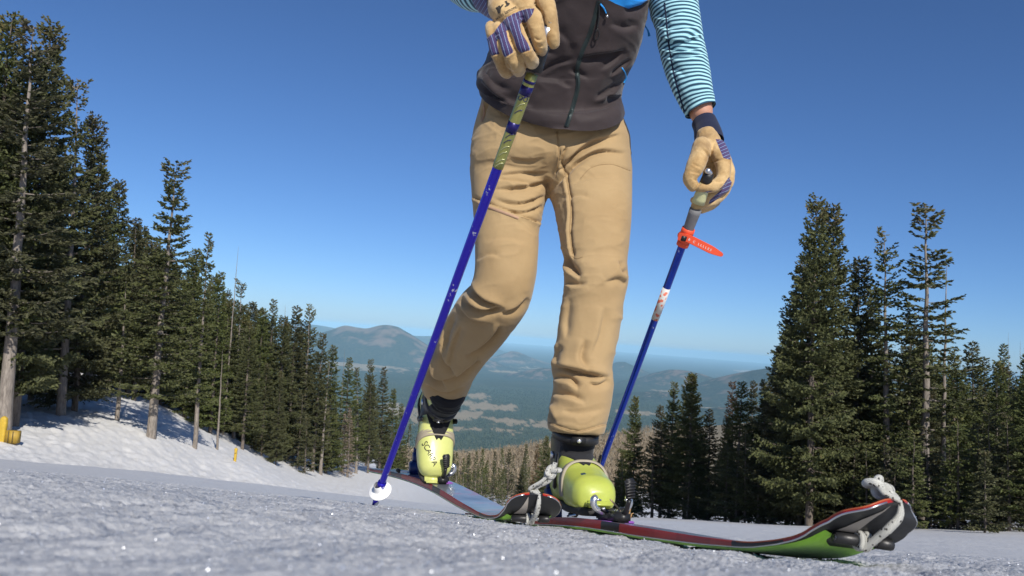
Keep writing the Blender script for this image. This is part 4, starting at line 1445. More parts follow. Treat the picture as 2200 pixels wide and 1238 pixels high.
# ------------------------------------------------------------------ gloves
def glove(name, parts, voxel, fabric_polys, stripe_fn, sm=5):
    me = union(name, parts, voxel, sm)
    return me
Z8 = 1 / 6.88
def z8(rows, d0):
    return pxball([(1020 + x * Z8, y * Z8, dd, r * Z8) for x, y, dd, r in rows], d0)
D1 = 1.20
gp = []
for ch in (
    [(330,60,.05,150),(420,190,.02,165),(560,280,.012,150),(640,330,.02,130)],          # back of the hand, little finger side
    [(650,-40,.05,175),(720,110,.02,165),(800,230,.012,140)],                           # back of the hand, index side
    [(238,400,.022,84),(272,560,.006,90),(306,720,.000,88),(365,900,.008,84),(438,1050,.026,84),(480,1095,.05,66)],   # little finger
    [(340,440,.014,108),(425,560,-.004,110),(488,740,-.010,110),(565,900,-.002,112),(642,1015,.022,104),(650,1060,.05,80)],  # ring
    [(520,340,.010,115),(610,440,-.010,112),(690,620,-.016,108),(760,780,-.012,112),(840,900,.012,104),(850,940,.045,84)],  # middle
    [(800,160,.012,110),(880,300,-.002,118),(920,480,-.006,112),(960,640,.000,100),(980,740,.020,84),(960,780,.045,66)],   # index
    [(960,-60,.040,130),(1060,60,.020,125),(1110,240,.012,105),(1140,420,.012,92),(1150,560,.014,98),(1170,640,.018,86)],     # thumb
    [(700,450,.045,150),(820,300,.050,160),(960,120,.045,130)],                         # palm
):
    gp.append(balls(z8([(a, b, c, r * 1.07) for a, b, c, r in ch], D1), 16, 18))
# hollow between index and thumb stays open: the pole comes out there
gl = union('glove', gp, .0017, 3)
V = coords(gl); px, py, _ = proj(V)
X8, Y8 = (px - 1020) * 6.88, py * 6.88
front = smooth(0, .2, -(normals(gl) * V).sum(1) / np.linalg.norm(V, axis=1))
FABL = [[(90,640),(160,575),(290,470),(400,318),(560,203),(800,118),(884,128),(845,235),(765,325),(735,345),(690,330),(668,365),(690,480),(760,600),(836,738),(650,800),(575,590),(525,470),(490,440),(462,460),(500,600),(572,772),(440,856),(375,660),(345,560),(325,580),(335,690),(366,800),(255,828),(120,760)]]
sd = np.max([poly_sd(X8, Y8, p) for p in FABL], axis=0)
set_attr(gl, 'fabric', np.where(front > .05, np.clip(sd / 30 + .5, 0, 1), 0))
set_attr(gl, 'stripe', (X8 - .29 * Y8) / 63.0)
def zz(pts):
    return [(1020 + x * Z8, y * Z8) for x, y in pts]
fold(gl, [(zz([(160,575),(290,470),(400,318),(560,203),(800,118),(880,128)]), .0022, 1.6, 1, .7, 1), (zz([(300,540),(420,480),(500,460)]), .0025, 2.0, 1, .8), (zz([(500,330),(620,290),(740,250)]), .002, 2.2, 1, .8),
          (zz([(250,828),(366,798)]), .0018, 1.3, 1, .8, 1), (zz([(440,858),(574,770)]), .0018, 1.3, 1, .8, 1), (zz([(650,803),(836,738)]), .0018, 1.3, 1, .8, 1), (zz([(895,0),(885,90),(985,190),(1000,330)]), .003, 2.2, 1, .6, 1),
          (zz([(700,340),(770,560),(860,760),(950,850)]), .0028, 1.8, 1, .2, 1), (zz([(490,450),(590,720),(730,940),(760,1040)]), .003, 1.8, 1, .2, 1), (zz([(330,570),(400,830),(500,1000),(540,1090)]), .003, 1.8, 1, .2, 1), (zz([(880,560),(930,600),(1000,590)]), .0016, 2, 1, .6), (zz([(890,660),(950,690),(1010,690)]), .0016, 2, 1, .6)])
wrinkle(gl, .0012, 75, (1, 1, 1), 4)
G1 = wear('glove', gl, LEATHER)
gb = bvh_of(gl)
k_ = lambda x, y: (1020 + x * Z8, y * Z8)
text_on('lettering', gb, 'wells lamont', *k_(470, 205), 8.2, math.radians(-31), .0006, INK, G1, bend=.0028, xscale=.92)
for q in ([(310,120),(352,98),(372,150),(400,75),(430,68),(382,196),(350,205)], [(345,95),(375,85),(392,120),(384,150)], [(440,28),(470,14),(500,70),(512,62),(498,44),(520,60),(500,88),(450,112),(444,96),(470,82)]):
    poly_on('logo', gb, [k_(*p) for p in q], .0006, INK, G1, 5)
# knit cuff patch at the wrist
v, f, _ = limb_loft([P(1096, -6, 1.25), P(1075, -13, 1.272), P(1060, -20, 1.29)], [.043, .0415, .0405], 20, 40)
cu = mesh_py('glove_cuff', v, f)
set_attr(cu, 'fabric', np.ones(len(cu.vertices)))
px, py, _ = proj(coords(cu))
set_attr(cu, 'stripe', (px + .6 * py) / 9.0)
link('glove_cuff', cu, LEATHER, G1)

Z7 = 1 / 3.4375
def z7(rows, d0):
    return pxball([(1380 + x * Z7, 200 + y * Z7, dd, r * Z7) for x, y, dd, r in rows], d0)
D2 = 1.80
gp = []
for ch in (
    [(480,330,.06,86),(500,420,.045,100),(520,500,.05,96)],                                            # wrist to palm
    [(440,390,.02,70),(420,470,.0,72),(385,560,-.018,66),(352,630,-.022,52),(372,690,-.02,42)],       # thumb
    [(560,400,.03,60),(585,480,.008,66),(600,560,-.008,52),(590,640,-.016,50),(520,692,-.024,46),(430,700,-.028,36)],   # index
    [(600,500,.03,60),(640,580,.03,46),(625,670,.02,42),(550,735,.012,42),(450,770,.006,36),(385,790,.004,30)],  # middle
    [(600,560,.05,56),(622,680,.045,44),(560,770,.03,42),(450,820,.016,40),(392,838,.012,33)],          # ring
    [(580,700,.06,40),(540,800,.045,38),(480,845,.035,34),(446,866,.03,26)],                           # little
    [(520,640,.07,80),(540,560,.06,90)],                                                               # palm behind
):
    gp.append(balls(z7(ch, D2), 16, 18))
gr = union('glove', gp, .0023, 3)
V = coords(gr); px, py, _ = proj(V)
X7, Y7 = (px - 1380) / Z7, (py - 200) / Z7
FABR = [[(540,340),(640,350),(652,495),(598,480)], [(640,618),(660,660),(640,720),(520,810),(490,820),(500,790),(600,700),(440,752),(436,736),(560,716),(600,680)]]
sd = np.max([poly_sd(X7, Y7, p) for p in FABR], axis=0)
set_attr(gr, 'fabric', np.clip(sd / 16 + .5, 0, 1))
set_attr(gr, 'stripe', (X7 * .45 + Y7) / 26.0)
def yy(pts):
    return [(1380 + x * Z7, 200 + y * Z7) for x, y in pts]
fold(gr, [(yy([(500,500),(480,440),(430,400)]), .003, 2, 1, .7), (yy([(510,520),(560,500),(600,490)]), .003, 2, 1, .7), (yy([(360,520),(400,540),(450,560)]), .002, 2), (yy([(340,580),(390,590),(430,600)]), .002, 2), (yy([(370,640),(410,650),(430,640)]), .0025, 2), (yy([(520,640),(560,660),(610,650)]), .002, 2), (yy([(440,640),(410,680),(380,720)]), .003, 2, 1, .5), (yy([(400,420),(450,440),(480,470)]), .002, 3)])
wrinkle(gr, .0022, 60, (1, 1, 1), 14)
G2 = wear('glove', gr, LEATHER)
v, f, vv = limb_loft([P(1380 + 455 * Z7, 200 + 215 * Z7, 1.905), P(1380 + 470 * Z7, 200 + 250 * Z7, 1.895), P(1380 + 490 * Z7, 200 + 330 * Z7, 1.875), P(1380 + 495 * Z7, 200 + 360 * Z7, 1.87)], [.0295, .0300, .0335, .034], 40, 60)
cu2 = mesh_py('glove_cuff', v, f)
Vc = coords(cu2); Nc = normals(cu2)
ang = np.tile(np.arange(60), 40) / 60 * 6.283
put(cu2, Vc + Nc * (np.sin(ang * 30) * .0006)[:, None])
link('glove_cuff', cu2, NAVY, G2)

# ------------------------------------------------------------------ ski boots
def shell_mat(name, a, b, dirty):
    m = N(name)
    n1 = m.noise(16, 5, .6)
    c = m.mix(n1, a, b)
    c = m.mix(m.ramp(m.noise(30, 6, .75), [(.55, 0.0), (.8, .5)]), c, dirty)
    m.set(Base_Color=c, Roughness=m.mix(m.noise(50, 5), (.22, .22, .22), (.45, .45, .45)), Coat_Weight=.25, Subsurface_Weight=.0)
    m.b.inputs['Coat Roughness'].default_value = .15
    m.bump(m.noise(70, 4), .12, .002)
    return m.m
SHELL = shell_mat('boot_shell', (.36, .42, .060), (.50, .56, .11), (.36, .30, .12))
SHELL2 = shell_mat('boot_shell_pale', (.50, .53, .13), (.62, .64, .24), (.42, .36, .17))
bel = N('bellows')
bel.set(Base_Color=bel.mix(bel.noise(60, 5), (.26, .225, .16), (.40, .35, .26)), Roughness=.6)
bel.bump(bel.noise(90, 4), .3, .002)
BELLOWS = bel.m

def rings_local(rows, n, m, power=2.5, horiz=False):
    R = spline(np.asarray([[0, r[0], r[1], r[2], r[3], math.radians(r[4] if len(r) > 4 else 0)] for r in rows], float), n)
    ang = np.linspace(0, 2 * math.pi, m, endpoint=False)
    ex = 2 / power
    cx = np.sign(np.cos(ang)) * np.abs(np.cos(ang)) ** ex
    sx = np.sign(np.sin(ang)) * np.abs(np.sin(ang)) ** ex
    V = []
    for _, y, z, a, b, t in R:
        if horiz:
            d = np.array([0, math.cos(t), math.sin(t)])
        else:
            d = np.array([0, -math.sin(t), math.cos(t)])
        V.append(np.array([0, y, z]) + np.outer(cx * a, [1, 0, 0]) + np.outer(sx * b, d))
    V = np.concatenate(V)
    i = np.arange(n - 1)[:, None] * m + np.arange(m)[None]
    j = np.arange(n - 1)[:, None] * m + (np.arange(m)[None] + 1) % m
    Fc = [tuple(q) for q in np.stack([i, j, j + m, i + m], -1).reshape(-1, 4)]
    Fc += [tuple(range(m))[::-1], tuple(range((n - 1) * m, n * m))]
    return V, Fc

FORE = [(.002,.040,.020,.018),(-.006,.043,.036,.032),(-.022,.047,.0475,.043),(-.05,.051,.0525,.0495),(-.085,.058,.0545,.0575,4),(-.115,.068,.0535,.068,10),(-.15,.080,.0505,.082,20),(-.185,.088,.0465,.090,26),(-.22,.085,.042,.086,25),(-.26,.068,.039,.062,10),(-.295,.052,.024,.036)]
LEGR = [(-.225,.045,.036,.066),(-.222,.09,.041,.072),(-.216,.13,.0455,.070),(-.212,.17,.049,.066),(-.212,.205,.052,.064),(-.214,.235,.053,.063)]

def band_local(y, z, tilt, a, b, a0, a1, width, thick, ridges=0, n=60):
    """a raised band hugging the boot: arc of a tilted ellipse ring (in the boot's own frame)"""
    t = math.radians(tilt)
    d = np.array([0, -math.sin(t), math.cos(t)]); ax = np.array([0, math.cos(t), math.sin(t)])
    V = []
    prof = [(-.5, -.002), (-.5, thick * .5), (-.35, thick), (-.15, thick if not ridges else thick * .35), (0, thick), (.15, thick if not ridges else thick * .35), (.35, thick), (.5, thick * .5), (.5, -.002)]
    k = len(prof)
    for q in np.linspace(math.radians(a0), math.radians(a1), n):
        c, s = math.cos(q), math.sin(q)
        cx, sx = np.sign(c) * abs(c) ** .8, np.sign(s) * abs(s) ** .8
        for u, h in prof:
            V.append(np.array([0, y, z]) + np.array([1, 0, 0]) * cx * (a + h) + d * sx * (b + h) + ax * u * width)
    V = np.array(V)
    i = np.arange(n - 1)[:, None] * k + np.arange(k - 1)[None]
    Fc = np.stack([i, i + 1, i + k + 1, i + k], -1).reshape(-1, 4)
    return V, [tuple(q) for q in Fc]

def patch_local(bvh, fn, nu, nv, lift, name):
    """patch cast onto the shell from outside: fn(u,v) -> (point, inward direction)"""
    V, ok = [], True
    for i in range(nu):
        for j in range(nv):
            p, d = fn(i / (nu - 1), j / (nv - 1))
            loc, nor, _, _ = bvh.ray_cast(Vector(p), Vector(d).normalized())
            if loc is None:
                loc, nor, _, _ = bvh.find_nearest(Vector(p) + Vector(d) * .9)
            if nor.dot(Vector(d)) > 0: nor = -nor
            edge = min(i, nu - 1 - i, j, nv - 1 - j) == 0
            V.append(np.array(loc + nor * (lift if not edge else -.001)))
    Fc = [(i * nv + j, (i + 1) * nv + j, (i + 1) * nv + j + 1, i * nv + j + 1) for i in range(nu - 1) for j in range(nv - 1)]
    return mesh_py(name, np.array(V), Fc)

def ski_boot(mat4, shell, cuff_lean, letters=None, zs=.76):
    """boot in its own frame: toe at the origin, y forward, z up"""
    root = bpy.data.objects.new('ski_boot', None)
    C.objects.link(root)
    root.parent = person
    root.matrix_parent_inverse = Matrix.Translation(-person.location)
    root.matrix_basis = mat4 @ Matrix.Diagonal((1, 1, zs, 1))
    def lean(V):
        V = np.array(V, float)
        k = smooth(.10, .24, V[:, 2])
        V[:, 1] += cuff_lean * k * (V[:, 2] - .10) / .14
        return V
    p1, f1 = rings_local(FORE, 60, 48)
    p1[:, 2] = np.maximum(p1[:, 2], .012)
    p2, f2 = rings_local(LEGR, 30, 48, 2.3, True)
    me = union('shell', [(lean(p1), f1), (lean(p2), f2)], .0026, 8)
    link('shell', me, shell, root)
    b = bvh_of(me)
    # rubber sole and duckbill
    so_, sf = rings_local([(.012,.010,.026,.006),(.004,.011,.034,.009),(-.03,.010,.043,.010),(-.09,.009,.047,.010),(-.15,.009,.040,.010),(-.2,.009,.036,.011),(-.27,.009,.036,.011),(-.30,.010,.024,.010)], 60, 32, 6)
    link('sole', mesh_py('sole', so_, sf), RUBBER, root)
    link('toe_ledge', box_mesh('toe_ledge', (.058, .026, .016), .005, 3), shell, root).location = (0, .004, .030)
    # bellows over the ball of the foot
    for yy_, th in ((-.098, .0045), (-.110, .0035)) if letters else ((-.100, .0045),):
        v, f = band_local(yy_, .0615 + (-.098 - yy_) * .3, 9, .0543, .0632, -18, 198, .013 if letters else .021, th, 1)
        link('bellows', mesh_py('bellows', lean(v), f), BELLOWS, root)
    # black tongue and gaiter in front of the ankle
    def tongue(u, v):
        w = (v - .5) * 2
        half = .006 + .040 * math.sin(min(1, u * 1.5) * math.pi / 2)
        y0 = -.108 - .085 * u + cuff_lean * max(0, u - .2) + .012 * abs(w) ** 2
        z0 = .105 + .135 * u
        return (w * half, y0 + .12, z0 + .10), (0, -.12, -.10)
    link('tongue', patch_local(b, tongue, 26, 18, .0035, 'tongue'), BLACKCLOTH, root)
    # liner rising out of the shell
    v, f = rings_local([(-.212 + cuff_lean * .92,.215,.047,.056),(-.212 + cuff_lean,.24,.052,.062),(-.214 + cuff_lean,.262,.054,.060),(-.214 + cuff_lean,.275,.050,.056),(-.214 + cuff_lean,.285,.046,.050)], 40, 56, 2.2, True)
    lm = mesh_py('liner', v, f)
    wrinkle(lm, .005, 34, (.5, .5, 2.0), 7)
    link('liner', lm, BLACKCLOTH, root)
    # cuff strap with buckle plate
    v, f = band_local(-.208 + cuff_lean * .7, .198, 90 + 14, .0545, .0675, -30, 210, .026, .004)
    # tilted ring: its plane is nearly level, so swap to a horizontal band
    t = math.radians(-14)
    Vb = []
    prof = [(-.5, -.003), (-.5, .003), (.5, .003), (.5, -.003)]
    k = 4; n = 64
    for q in np.linspace(0, 2 * math.pi, n):
        for u, h in prof:
            x = math.cos(q) * (.0525 + h); y = math.sin(q) * (.066 + h)
            Vb.append((x, -.211 + cuff_lean * .75 + y, .192 + u * .024 - y * .25))
    i = np.arange(n - 1)[:, None] * k + np.arange(k - 1)[None]
    Fb = [tuple(q) for q in np.stack([i, i + 1, i + k + 1, i + k], -1).reshape(-1, 4)]
    link('cuff_strap', mesh_py('cuff_strap', np.array(Vb), Fb), BLACKPL, root)
    bk = link('buckle', box_mesh('buckle', (.034, .006, .020), .002, 2), BLACKPL, root)
    bk.location = (.012, -.211 + cuff_lean * .75 + .069, .176); bk.rotation_euler = (math.radians(-14), 0, math.radians(-8))
    rv = link('rivet', tube_mesh('rivet', [(0, 0, 0), (0, 0, .003), (0, 0, .0035)], [.0055, .005, .003], 16), SILVER, bk)
    rv.matrix_basis = Matrix.Translation((0, .0032, 0)) @ Matrix.Rotation(-math.pi / 2, 4, 'X')
    # instep wire cable
    pts = []
    for q in np.linspace(-1, 1, 15):
        p = (q * .036, -.03, .185 + .012 * q * q + .02); d = (0, -.9, -.35)
        loc, nor, _, _ = b.ray_cast(Vector(p), Vector(d).normalized())
        if loc is not None:
            pts.append(np.array(loc) + np.array([0, .006, .003]))
    if len(pts) > 4:
        link('cable', tube_mesh('cable', pts, .0016, 8, 30), SILVER, root)
    # side levers and pivot rivets
    for s in (-1, 1):
        lv = link('side_lever', box_mesh('side_lever', (.006, .016, .10), .004, 3, lambda x, y, z: (x * (1 - z * 2), y * (1.1 - z * 3) + z * .25, z)), BLACKPL, root)
        lv.location = (s * .0505, -.165, .095); lv.rotation_euler = (math.radians(-8), s * math.radians(4), 0)
        pv_ = link('pivot_rivet', tube_mesh('pivot_rivet', [(0, 0, 0), (0, 0, .004), (0, 0, .0055)], [.010, .009, .004], 20), SILVER, root)
        pv_.matrix_basis = Matrix.Translation((s * .0485, -.205, .135)) @ Matrix.Rotation(s * math.pi / 2, 4, 'Y')
        cp = link('cuff_panel', patch_local(b, lambda u, v, s=s: ((s * .12, -.165 - .075 * v + cuff_lean * max(0, u - .25), .085 + .11 * u), (-s, 0, 0)), 14, 10, .003, 'cuff_panel'), BLACKPL, root)
    return root, b

def basis(o, fwd, up):
    y = Vector(fwd).normalized()
    x = y.cross(Vector(up)).normalized()
    z = x.cross(y).normalized()
    m = Matrix((x, y, z)).transposed().to_4x4()
    m.translation = Vector(o)
    return m

# front foot
T0, H0 = P(1284, 1111, 1.72), P(1203, 1082, 2.0)
MB_R = basis(T0, T0 - H0, (0, .0, 1))
boot_r, bb_r = ski_boot(MB_R, SHELL, .035, None, .90)
# rear foot, heel lifted high
T1 = P(928, 1034, 2.36)
fw = Vector((.36, -.93, 0)).normalized()
MB_L = basis(T1, fw * .60 + Vector((-.06, 0, -.80)), fw * .80 + Vector((0, 0, .60)))
boot_l, bb_l = ski_boot(MB_L, SHELL2, .02, True)
bw = bvh_of(bpy.data.objects[[c for c in boot_l.children if c.name.startswith('shell')][0].name].data)
# lettering on the toe of the rear boot, laid out in the boot's own frame
def boot_text(root, b, txt, height, path0, path1, mat, lift=.0020):
    cu = bpy.data.curves.new('tmp', 'FONT'); cu.body = txt; cu.align_x = 'CENTER'; cu.size = 1.0; cu.resolution_u = 3
    o = bpy.data.objects.new('tmp', cu); C.objects.link(o)
    dg = bpy.context.evaluated_depsgraph_get()
    me = bpy.data.meshes.new_from_object(o.evaluated_get(dg)); bpy.data.objects.remove(o); me.name = 'lettering'
    bm = bmesh.new(); bm.from_mesh(me)
    bmesh.ops.triangulate(bm, faces=bm.faces)
    bmesh.ops.subdivide_edges(bm, edges=[e for e in bm.edges if e.calc_length() > .18], cuts=2, use_grid_fill=True)
    bmesh.ops.triangulate(bm, faces=bm.faces)
    a, c = np.array(path0), np.array(path1)
    mid = (a + c) / 2; ex_ = (c - a) / np.linalg.norm(c - a); n_ = np.array([-ex_[1], ex_[0]])
    for v in bm.verts:
        q = mid + ex_ * v.co.x * height * 1.35 + n_ * (v.co.y - .35) * height * 1.35
        loc, nor, _, _ = b.ray_cast(Vector((q[0], q[1], .3)), Vector((0, 0, -1)))
        if loc is None: loc, nor = Vector((q[0], q[1], .1)), Vector((0, 0, 1))
        if nor.z < 0: nor = -nor
        v.co = loc + nor * lift
    bm.to_mesh(me); bm.free()
    return link('lettering', me, mat, root)
boot_text(boot_l, bw, 'SCARPA', .0155, (.043, -.090), (.004, -.014), INK)
dot = link('blue_patch', patch_local(bb_r, lambda u, v: ((.014 + .014 * u, -.040 - .012 * v, .2), (0, 0, -1)), 6, 6, .001, 'blue_patch'), simple('navy_patch', (.01, .05, .10), .3), boot_r)

# ------------------------------------------------------------------ skis
side = N('ski_sidewall')
uu = side.attr('along')
vz = side.n('ShaderNodeTexVoronoi'); vz.voronoi_dimensions = '1D'; vz.inputs['Scale'].default_value = 13
side.l(uu, vz.inputs['W'])
blk = side.ramp(vz.outputs['Color'], [(.42, (.40, .016, .014)), (.40, (.50, .030, .022)), (.66, (.012, .010, .012)), (.80, (.10, .010, .010)), (.88, (.42, .06, .035))], 'CONSTANT')
side.set(Base_Color=side.mix(side.math('MULTIPLY', side.noise(55, 4), .4), blk, (.05, .012, .012)), Roughness=.35)
SIDE = side.m
top = N('ski_topsheet')
topn = top.ramp(top.noise(3.2, 4, .6), [(.40, (.10, .11, .13)), (.50, (.22, .24, .28)), (.58, (.36, .10, .11)), (.66, (.16, .17, .20))])
top.set(Base_Color=topn, Roughness=.3, Coat_Weight=.3)
top.bump(top.noise(120, 3), .06, .001)
TOPS = top.m
BASEM = simple('ski_base', (.020, .021, .023), .5, 0, .3, 40, .15)
RIM = simple('ski_rim', (.42, .09, .03), .5, 0, .3, 30)
skm = N('climbing_skin_plush')
skm.set(Base_Color=skm.mix(skm.noise(90, 4), (.30, .68, .015), (.40, .82, .04)), Roughness=.75, Sheen_Weight=.3)
skm.bump(skm.noise(420, 3, .6, skm.mapping((1, 1, .25))), .5, .0015)
PLUSH = skm.m
BEIGE = simple('beige_print', (.42, .38, .33), .7)
ropem = N('rope')
rv_ = ropem.attr('along'); ra = ropem.attr('round')
fl = ropem.ramp(ropem.vor(1.0, None), [(0, 0.0), (1, 1.0)])
cxy = ropem.n('ShaderNodeCombineXYZ')
ropem.l(ropem.math('MULTIPLY', rv_, 150.0), cxy.inputs[0]); ropem.l(ropem.math('MULTIPLY', ra, 5.0), cxy.inputs[1])
fleck = ropem.ramp(ropem.vor(1.0, cxy.outputs[0]), [(.20, 1.0), (.28, 0.0)])
ropem.set(Base_Color=ropem.mix(fleck, (.76, .76, .70), (.03, .03, .03)), Roughness=.85)
wv = ropem.n('ShaderNodeTexWave'); wv.inputs['Scale'].default_value = 3.0
cx2 = ropem.n('ShaderNodeCombineXYZ'); ropem.l(ropem.math('ADD', ropem.math('MULTIPLY', rv_, 120.0), ropem.math('MULTIPLY', ra, 2.0)), cx2.inputs[0]); ropem.l(cx2.outputs[0], wv.inputs['Vector'])
ropem.bump(wv.outputs[1], .8, .0015)
ROPE = ropem.m

def rope(name, pts, rad, parent, n=80):
    me = tube_mesh(name, pts, rad, 14, n)
    set_attr(me, 'along', np.repeat(np.linspace(0, 1, n), 14) * np.linalg.norm(np.diff(np.asarray(pts, float)[:, :3], axis=0), axis=1).sum())
    set_attr(me, 'round', np.tile(np.arange(14) / 14.0, n))
    return link(name, me, ROPE, parent)

def make_ski(path, upv, label, widths, tip_bar, bar_w):
    """path: world points of the middle of the base from tail to tip"""
    root = empty('ski', path[len(path) // 2], label, 'ski', 'pair of touring skis')
    inv = Matrix.Translation(-root.location)
    k = 13
    R = spline(path, 900)
    R = R[np.concatenate([np.arange(0, 830, 8), np.arange(830, 900)])]
    n = len(R)
    T = np.gradient(R, axis=0); T /= np.linalg.norm(T, axis=1)[:, None]
    Lt = np.cross(T, np.array(upv)); Lt /= np.linalg.norm(Lt, axis=1)[:, None]
    Upn = np.cross(Lt, T)
    s = np.concatenate([[0], np.cumsum(np.linalg.norm(np.diff(R, axis=0), axis=1))])
    tot = s[-1]
    q = tot - s                                   # distance from the tip
    hw = np.interp(q, widths[0], widths[1])
    th = np.interp(q, [0, .10, .25, .6, .9, 1.3, tot], [.005, .006, .009, .018, .020, .016, .007])
    def strip(name, off0, mat, wscale=1.0, cross=None, i0=0, i1=n, parent=None):
        us = np.linspace(-1, 1, k)
        V = R[i0:i1, None] + Lt[i0:i1, None] * (hw[i0:i1, None] * wscale * us[None])[..., None] + Upn[i0:i1, None] * np.broadcast_to(np.asarray(off0)[i0:i1, None] if np.ndim(off0) else off0, (i1 - i0, k))[..., None]
        m_ = i1 - i0
        ii = np.arange(m_ - 1)[:, None] * k + np.arange(k - 1)[None]
        Fc = np.stack([ii, ii + 1, ii + k + 1, ii + k], -1).reshape(-1, 4)
        o = link(name, mesh_py(name, V.reshape(-1, 3), Fc), mat, root)
        o.matrix_parent_inverse = inv
        return o
    strip('topsheet', th, TOPS, .965)
    strip('base', 0.0, BASEM, .99)
    for sgn in (-1, 1):
        a = R + Lt * (hw * .99 * sgn)[:, None]
        b = R + Lt * (hw * 1.0 * sgn)[:, None] + Upn * (th * .75)[:, None]
        c = R + Lt * (hw * .965 * sgn)[:, None] + Upn * th[:, None]
        V = np.stack([a, b, c], 1).reshape(-1, 3)
        ii = np.arange(n - 1)[:, None] * 3 + np.arange(2)[None]
        Fc = np.stack([ii, ii + 1, ii + 4, ii + 3], -1).reshape(-1, 4)
        me = mesh_py('sidewall', V, Fc)
        set_attr(me, 'along', np.repeat(q, 3))
        link('sidewall', me, SIDE, root).matrix_parent_inverse = inv
        # steel edge, and the orange rim on the shovel
        e = R + Lt * (hw * .992 * sgn)[:, None] + Upn * .0012
        link('steel_edge', tube_mesh('steel_edge', e[::2], .0013, 6), SILVER, root).matrix_parent_inverse = inv
        j = np.where(q < .30)[0]
        e = R[j] + Lt[j] * (hw[j] * .985 * sgn)[:, None] + Upn[j] * (th[j] * .95)[:, None]
        link('rim', tube_mesh('rim', e, .0011, 8), RIM, root).matrix_parent_inverse = inv
    # climbing skin on the base, ending at the tip bar
    j = np.where(q > tip_bar)[0]
    us = np.linspace(-1, 1, 15)
    m_ = len(j)
    V = []
    wsc = np.minimum(1.03, .80 + (q[j] - tip_bar) * 2.2)
    for lift in (-.0005, -.0035):
        prof = np.where(np.abs(us) > .97, -.0002, lift)
        V.append(R[j][:, None] + Lt[j][:, None] * (hw[j][:, None] * wsc[:, None] * us[None])[..., None] + Upn[j][:, None] * prof[None, :, None])
    ii = np.arange(m_ - 1)[:, None] * 15 + np.arange(14)[None]
    sk = link('climbing_skin', mesh_py('climbing_skin', V[1].reshape(-1, 3), np.stack([ii, ii + 1, ii + 16, ii + 15], -1).reshape(-1, 4)), PLUSH, root)
    sk.matrix_parent_inverse = inv
    def at(dist, u, lift):
        """point on the ski: distance from tip, sideways -1..1 (of half width .05), height above the base"""
        c = np.array([np.interp(dist, q[::-1], R[::-1, a]) for a in range(3)])
        l = np.array([np.interp(dist, q[::-1], Lt[::-1, a]) for a in range(3)])
        up_ = np.array([np.interp(dist, q[::-1], Upn[::-1, a]) for a in range(3)])
        return c + l * u * .05 + up_ * lift
    # black clip with its bar
    hb = bar_w / 2 / .05
    V = []
    for dd in np.linspace(tip_bar - .004, tip_bar + .042, 8):
        f_ = (dd - tip_bar) / .042
        wd = hb * (1.0 - .12 * max(0, f_)) if f_ < .6 else hb * (1.0 - .07 - 1.1 * (f_ - .6))
        for u in np.linspace(-1, 1, 9):
            V.append(at(dd, u * wd, -.0062 if 0 < f_ < .95 and abs(u) < 1 else -.001))
    ii = np.arange(7)[:, None] * 9 + np.arange(8)[None]
    cl = link('skin_clip', mesh_py('skin_clip', np.array(V), np.stack([ii, ii + 1, ii + 10, ii + 9], -1).reshape(-1, 4)), BLACKPL, root)
    cl.matrix_parent_inverse = inv
    for u0, u1 in ((-hb, -.45 * hb), (.14, hb)):
        o = link('clip_sleeve', tube_mesh('clip_sleeve', [at(tip_bar - .004, u0, -.010), at(tip_bar - .004, u0 * .9 + u1 * .1, -.010), at(tip_bar - .004, u1, -.010)], [.0068, .0072, .0072], 18), BLACKPL, cl)
    link('clip_bar', tube_mesh('clip_bar', [at(tip_bar - .004, -hb * 1.03, -.010), at(tip_bar - .004, hb * 1.0, -.010)], .0042, 14), SILVER, cl)
    # beige triangle printed on the base
    tri = [at(tip_bar - .006, -.74, -.0008), at(tip_bar - .006, -.22, -.0008), at(tip_bar - .074, -.30, -.0008)]
    V = []
    for a_ in range(7):
        for b_ in range(7 - a_):
            fa, fb = a_ / 6, b_ / 6
            V.append((tip_bar - .006 - .068 * fa, .74 - .52 * fb - .44 * fa))
    pts = [at(dd, u, -.0011) for dd, u in V]
    idx = {}
    c_ = 0
    for a_ in range(7):
        for b_ in range(7 - a_):
            idx[(a_, b_)] = c_; c_ += 1
    Fc = []
    for a_ in range(6):
        for b_ in range(6 - a_):
            Fc.append((idx[(a_, b_)], idx[(a_ + 1, b_)], idx[(a_, b_ + 1)]))
            if b_ < 5 - a_:
                Fc.append((idx[(a_, b_ + 1)], idx[(a_ + 1, b_ + 1)], idx[(a_ + 1, b_)]))
    link('base_triangle', mesh_py('base_triangle', np.array(pts), Fc), BEIGE, root).matrix_parent_inverse = inv
    # rope: from the bar over the notched tip to a knot behind it
    def knot_rope(top_pts, knot, r=.0047):
        b0 = at(tip_bar - .004, .02, -.019)
        mids = [at(tip_bar - .03, -.06, -.014), at(tip_bar * .42, -.10, -.012), at(.012, -.13, -.008), at(-.003, -.14, .004)]
        rp = rope('cord', [b0, *mids], [r * 1.15, r * 1.15, r * 1.2, r * 1.0, r * .5], root)
        rp.matrix_parent_inverse = inv
        for off in (-.05, .14):
            w_ = [at(tip_bar - .004, .06 + off, -.018)]
            ring = []
            for a_ in np.linspace(0, 2 * math.pi, 13):
                ring.append(at(tip_bar - .004 + math.cos(a_) * .0085, -.04 + off + .03 * math.sin(a_ * .5), -.010 + math.sin(a_) * .0085))
            rope('cord_wrap', ring, .0046, root, 40).matrix_parent_inverse = inv
        for sgn in (-1, 1):
            st = at(.002, -.13, .006)
            pp = [st] + [t_ + np.array(Lt[-1]) * sgn * .0065 for t_ in top_pts]
            rope('cord', pp, r * .85, root).matrix_parent_inverse = inv
        kc = np.array(knot)
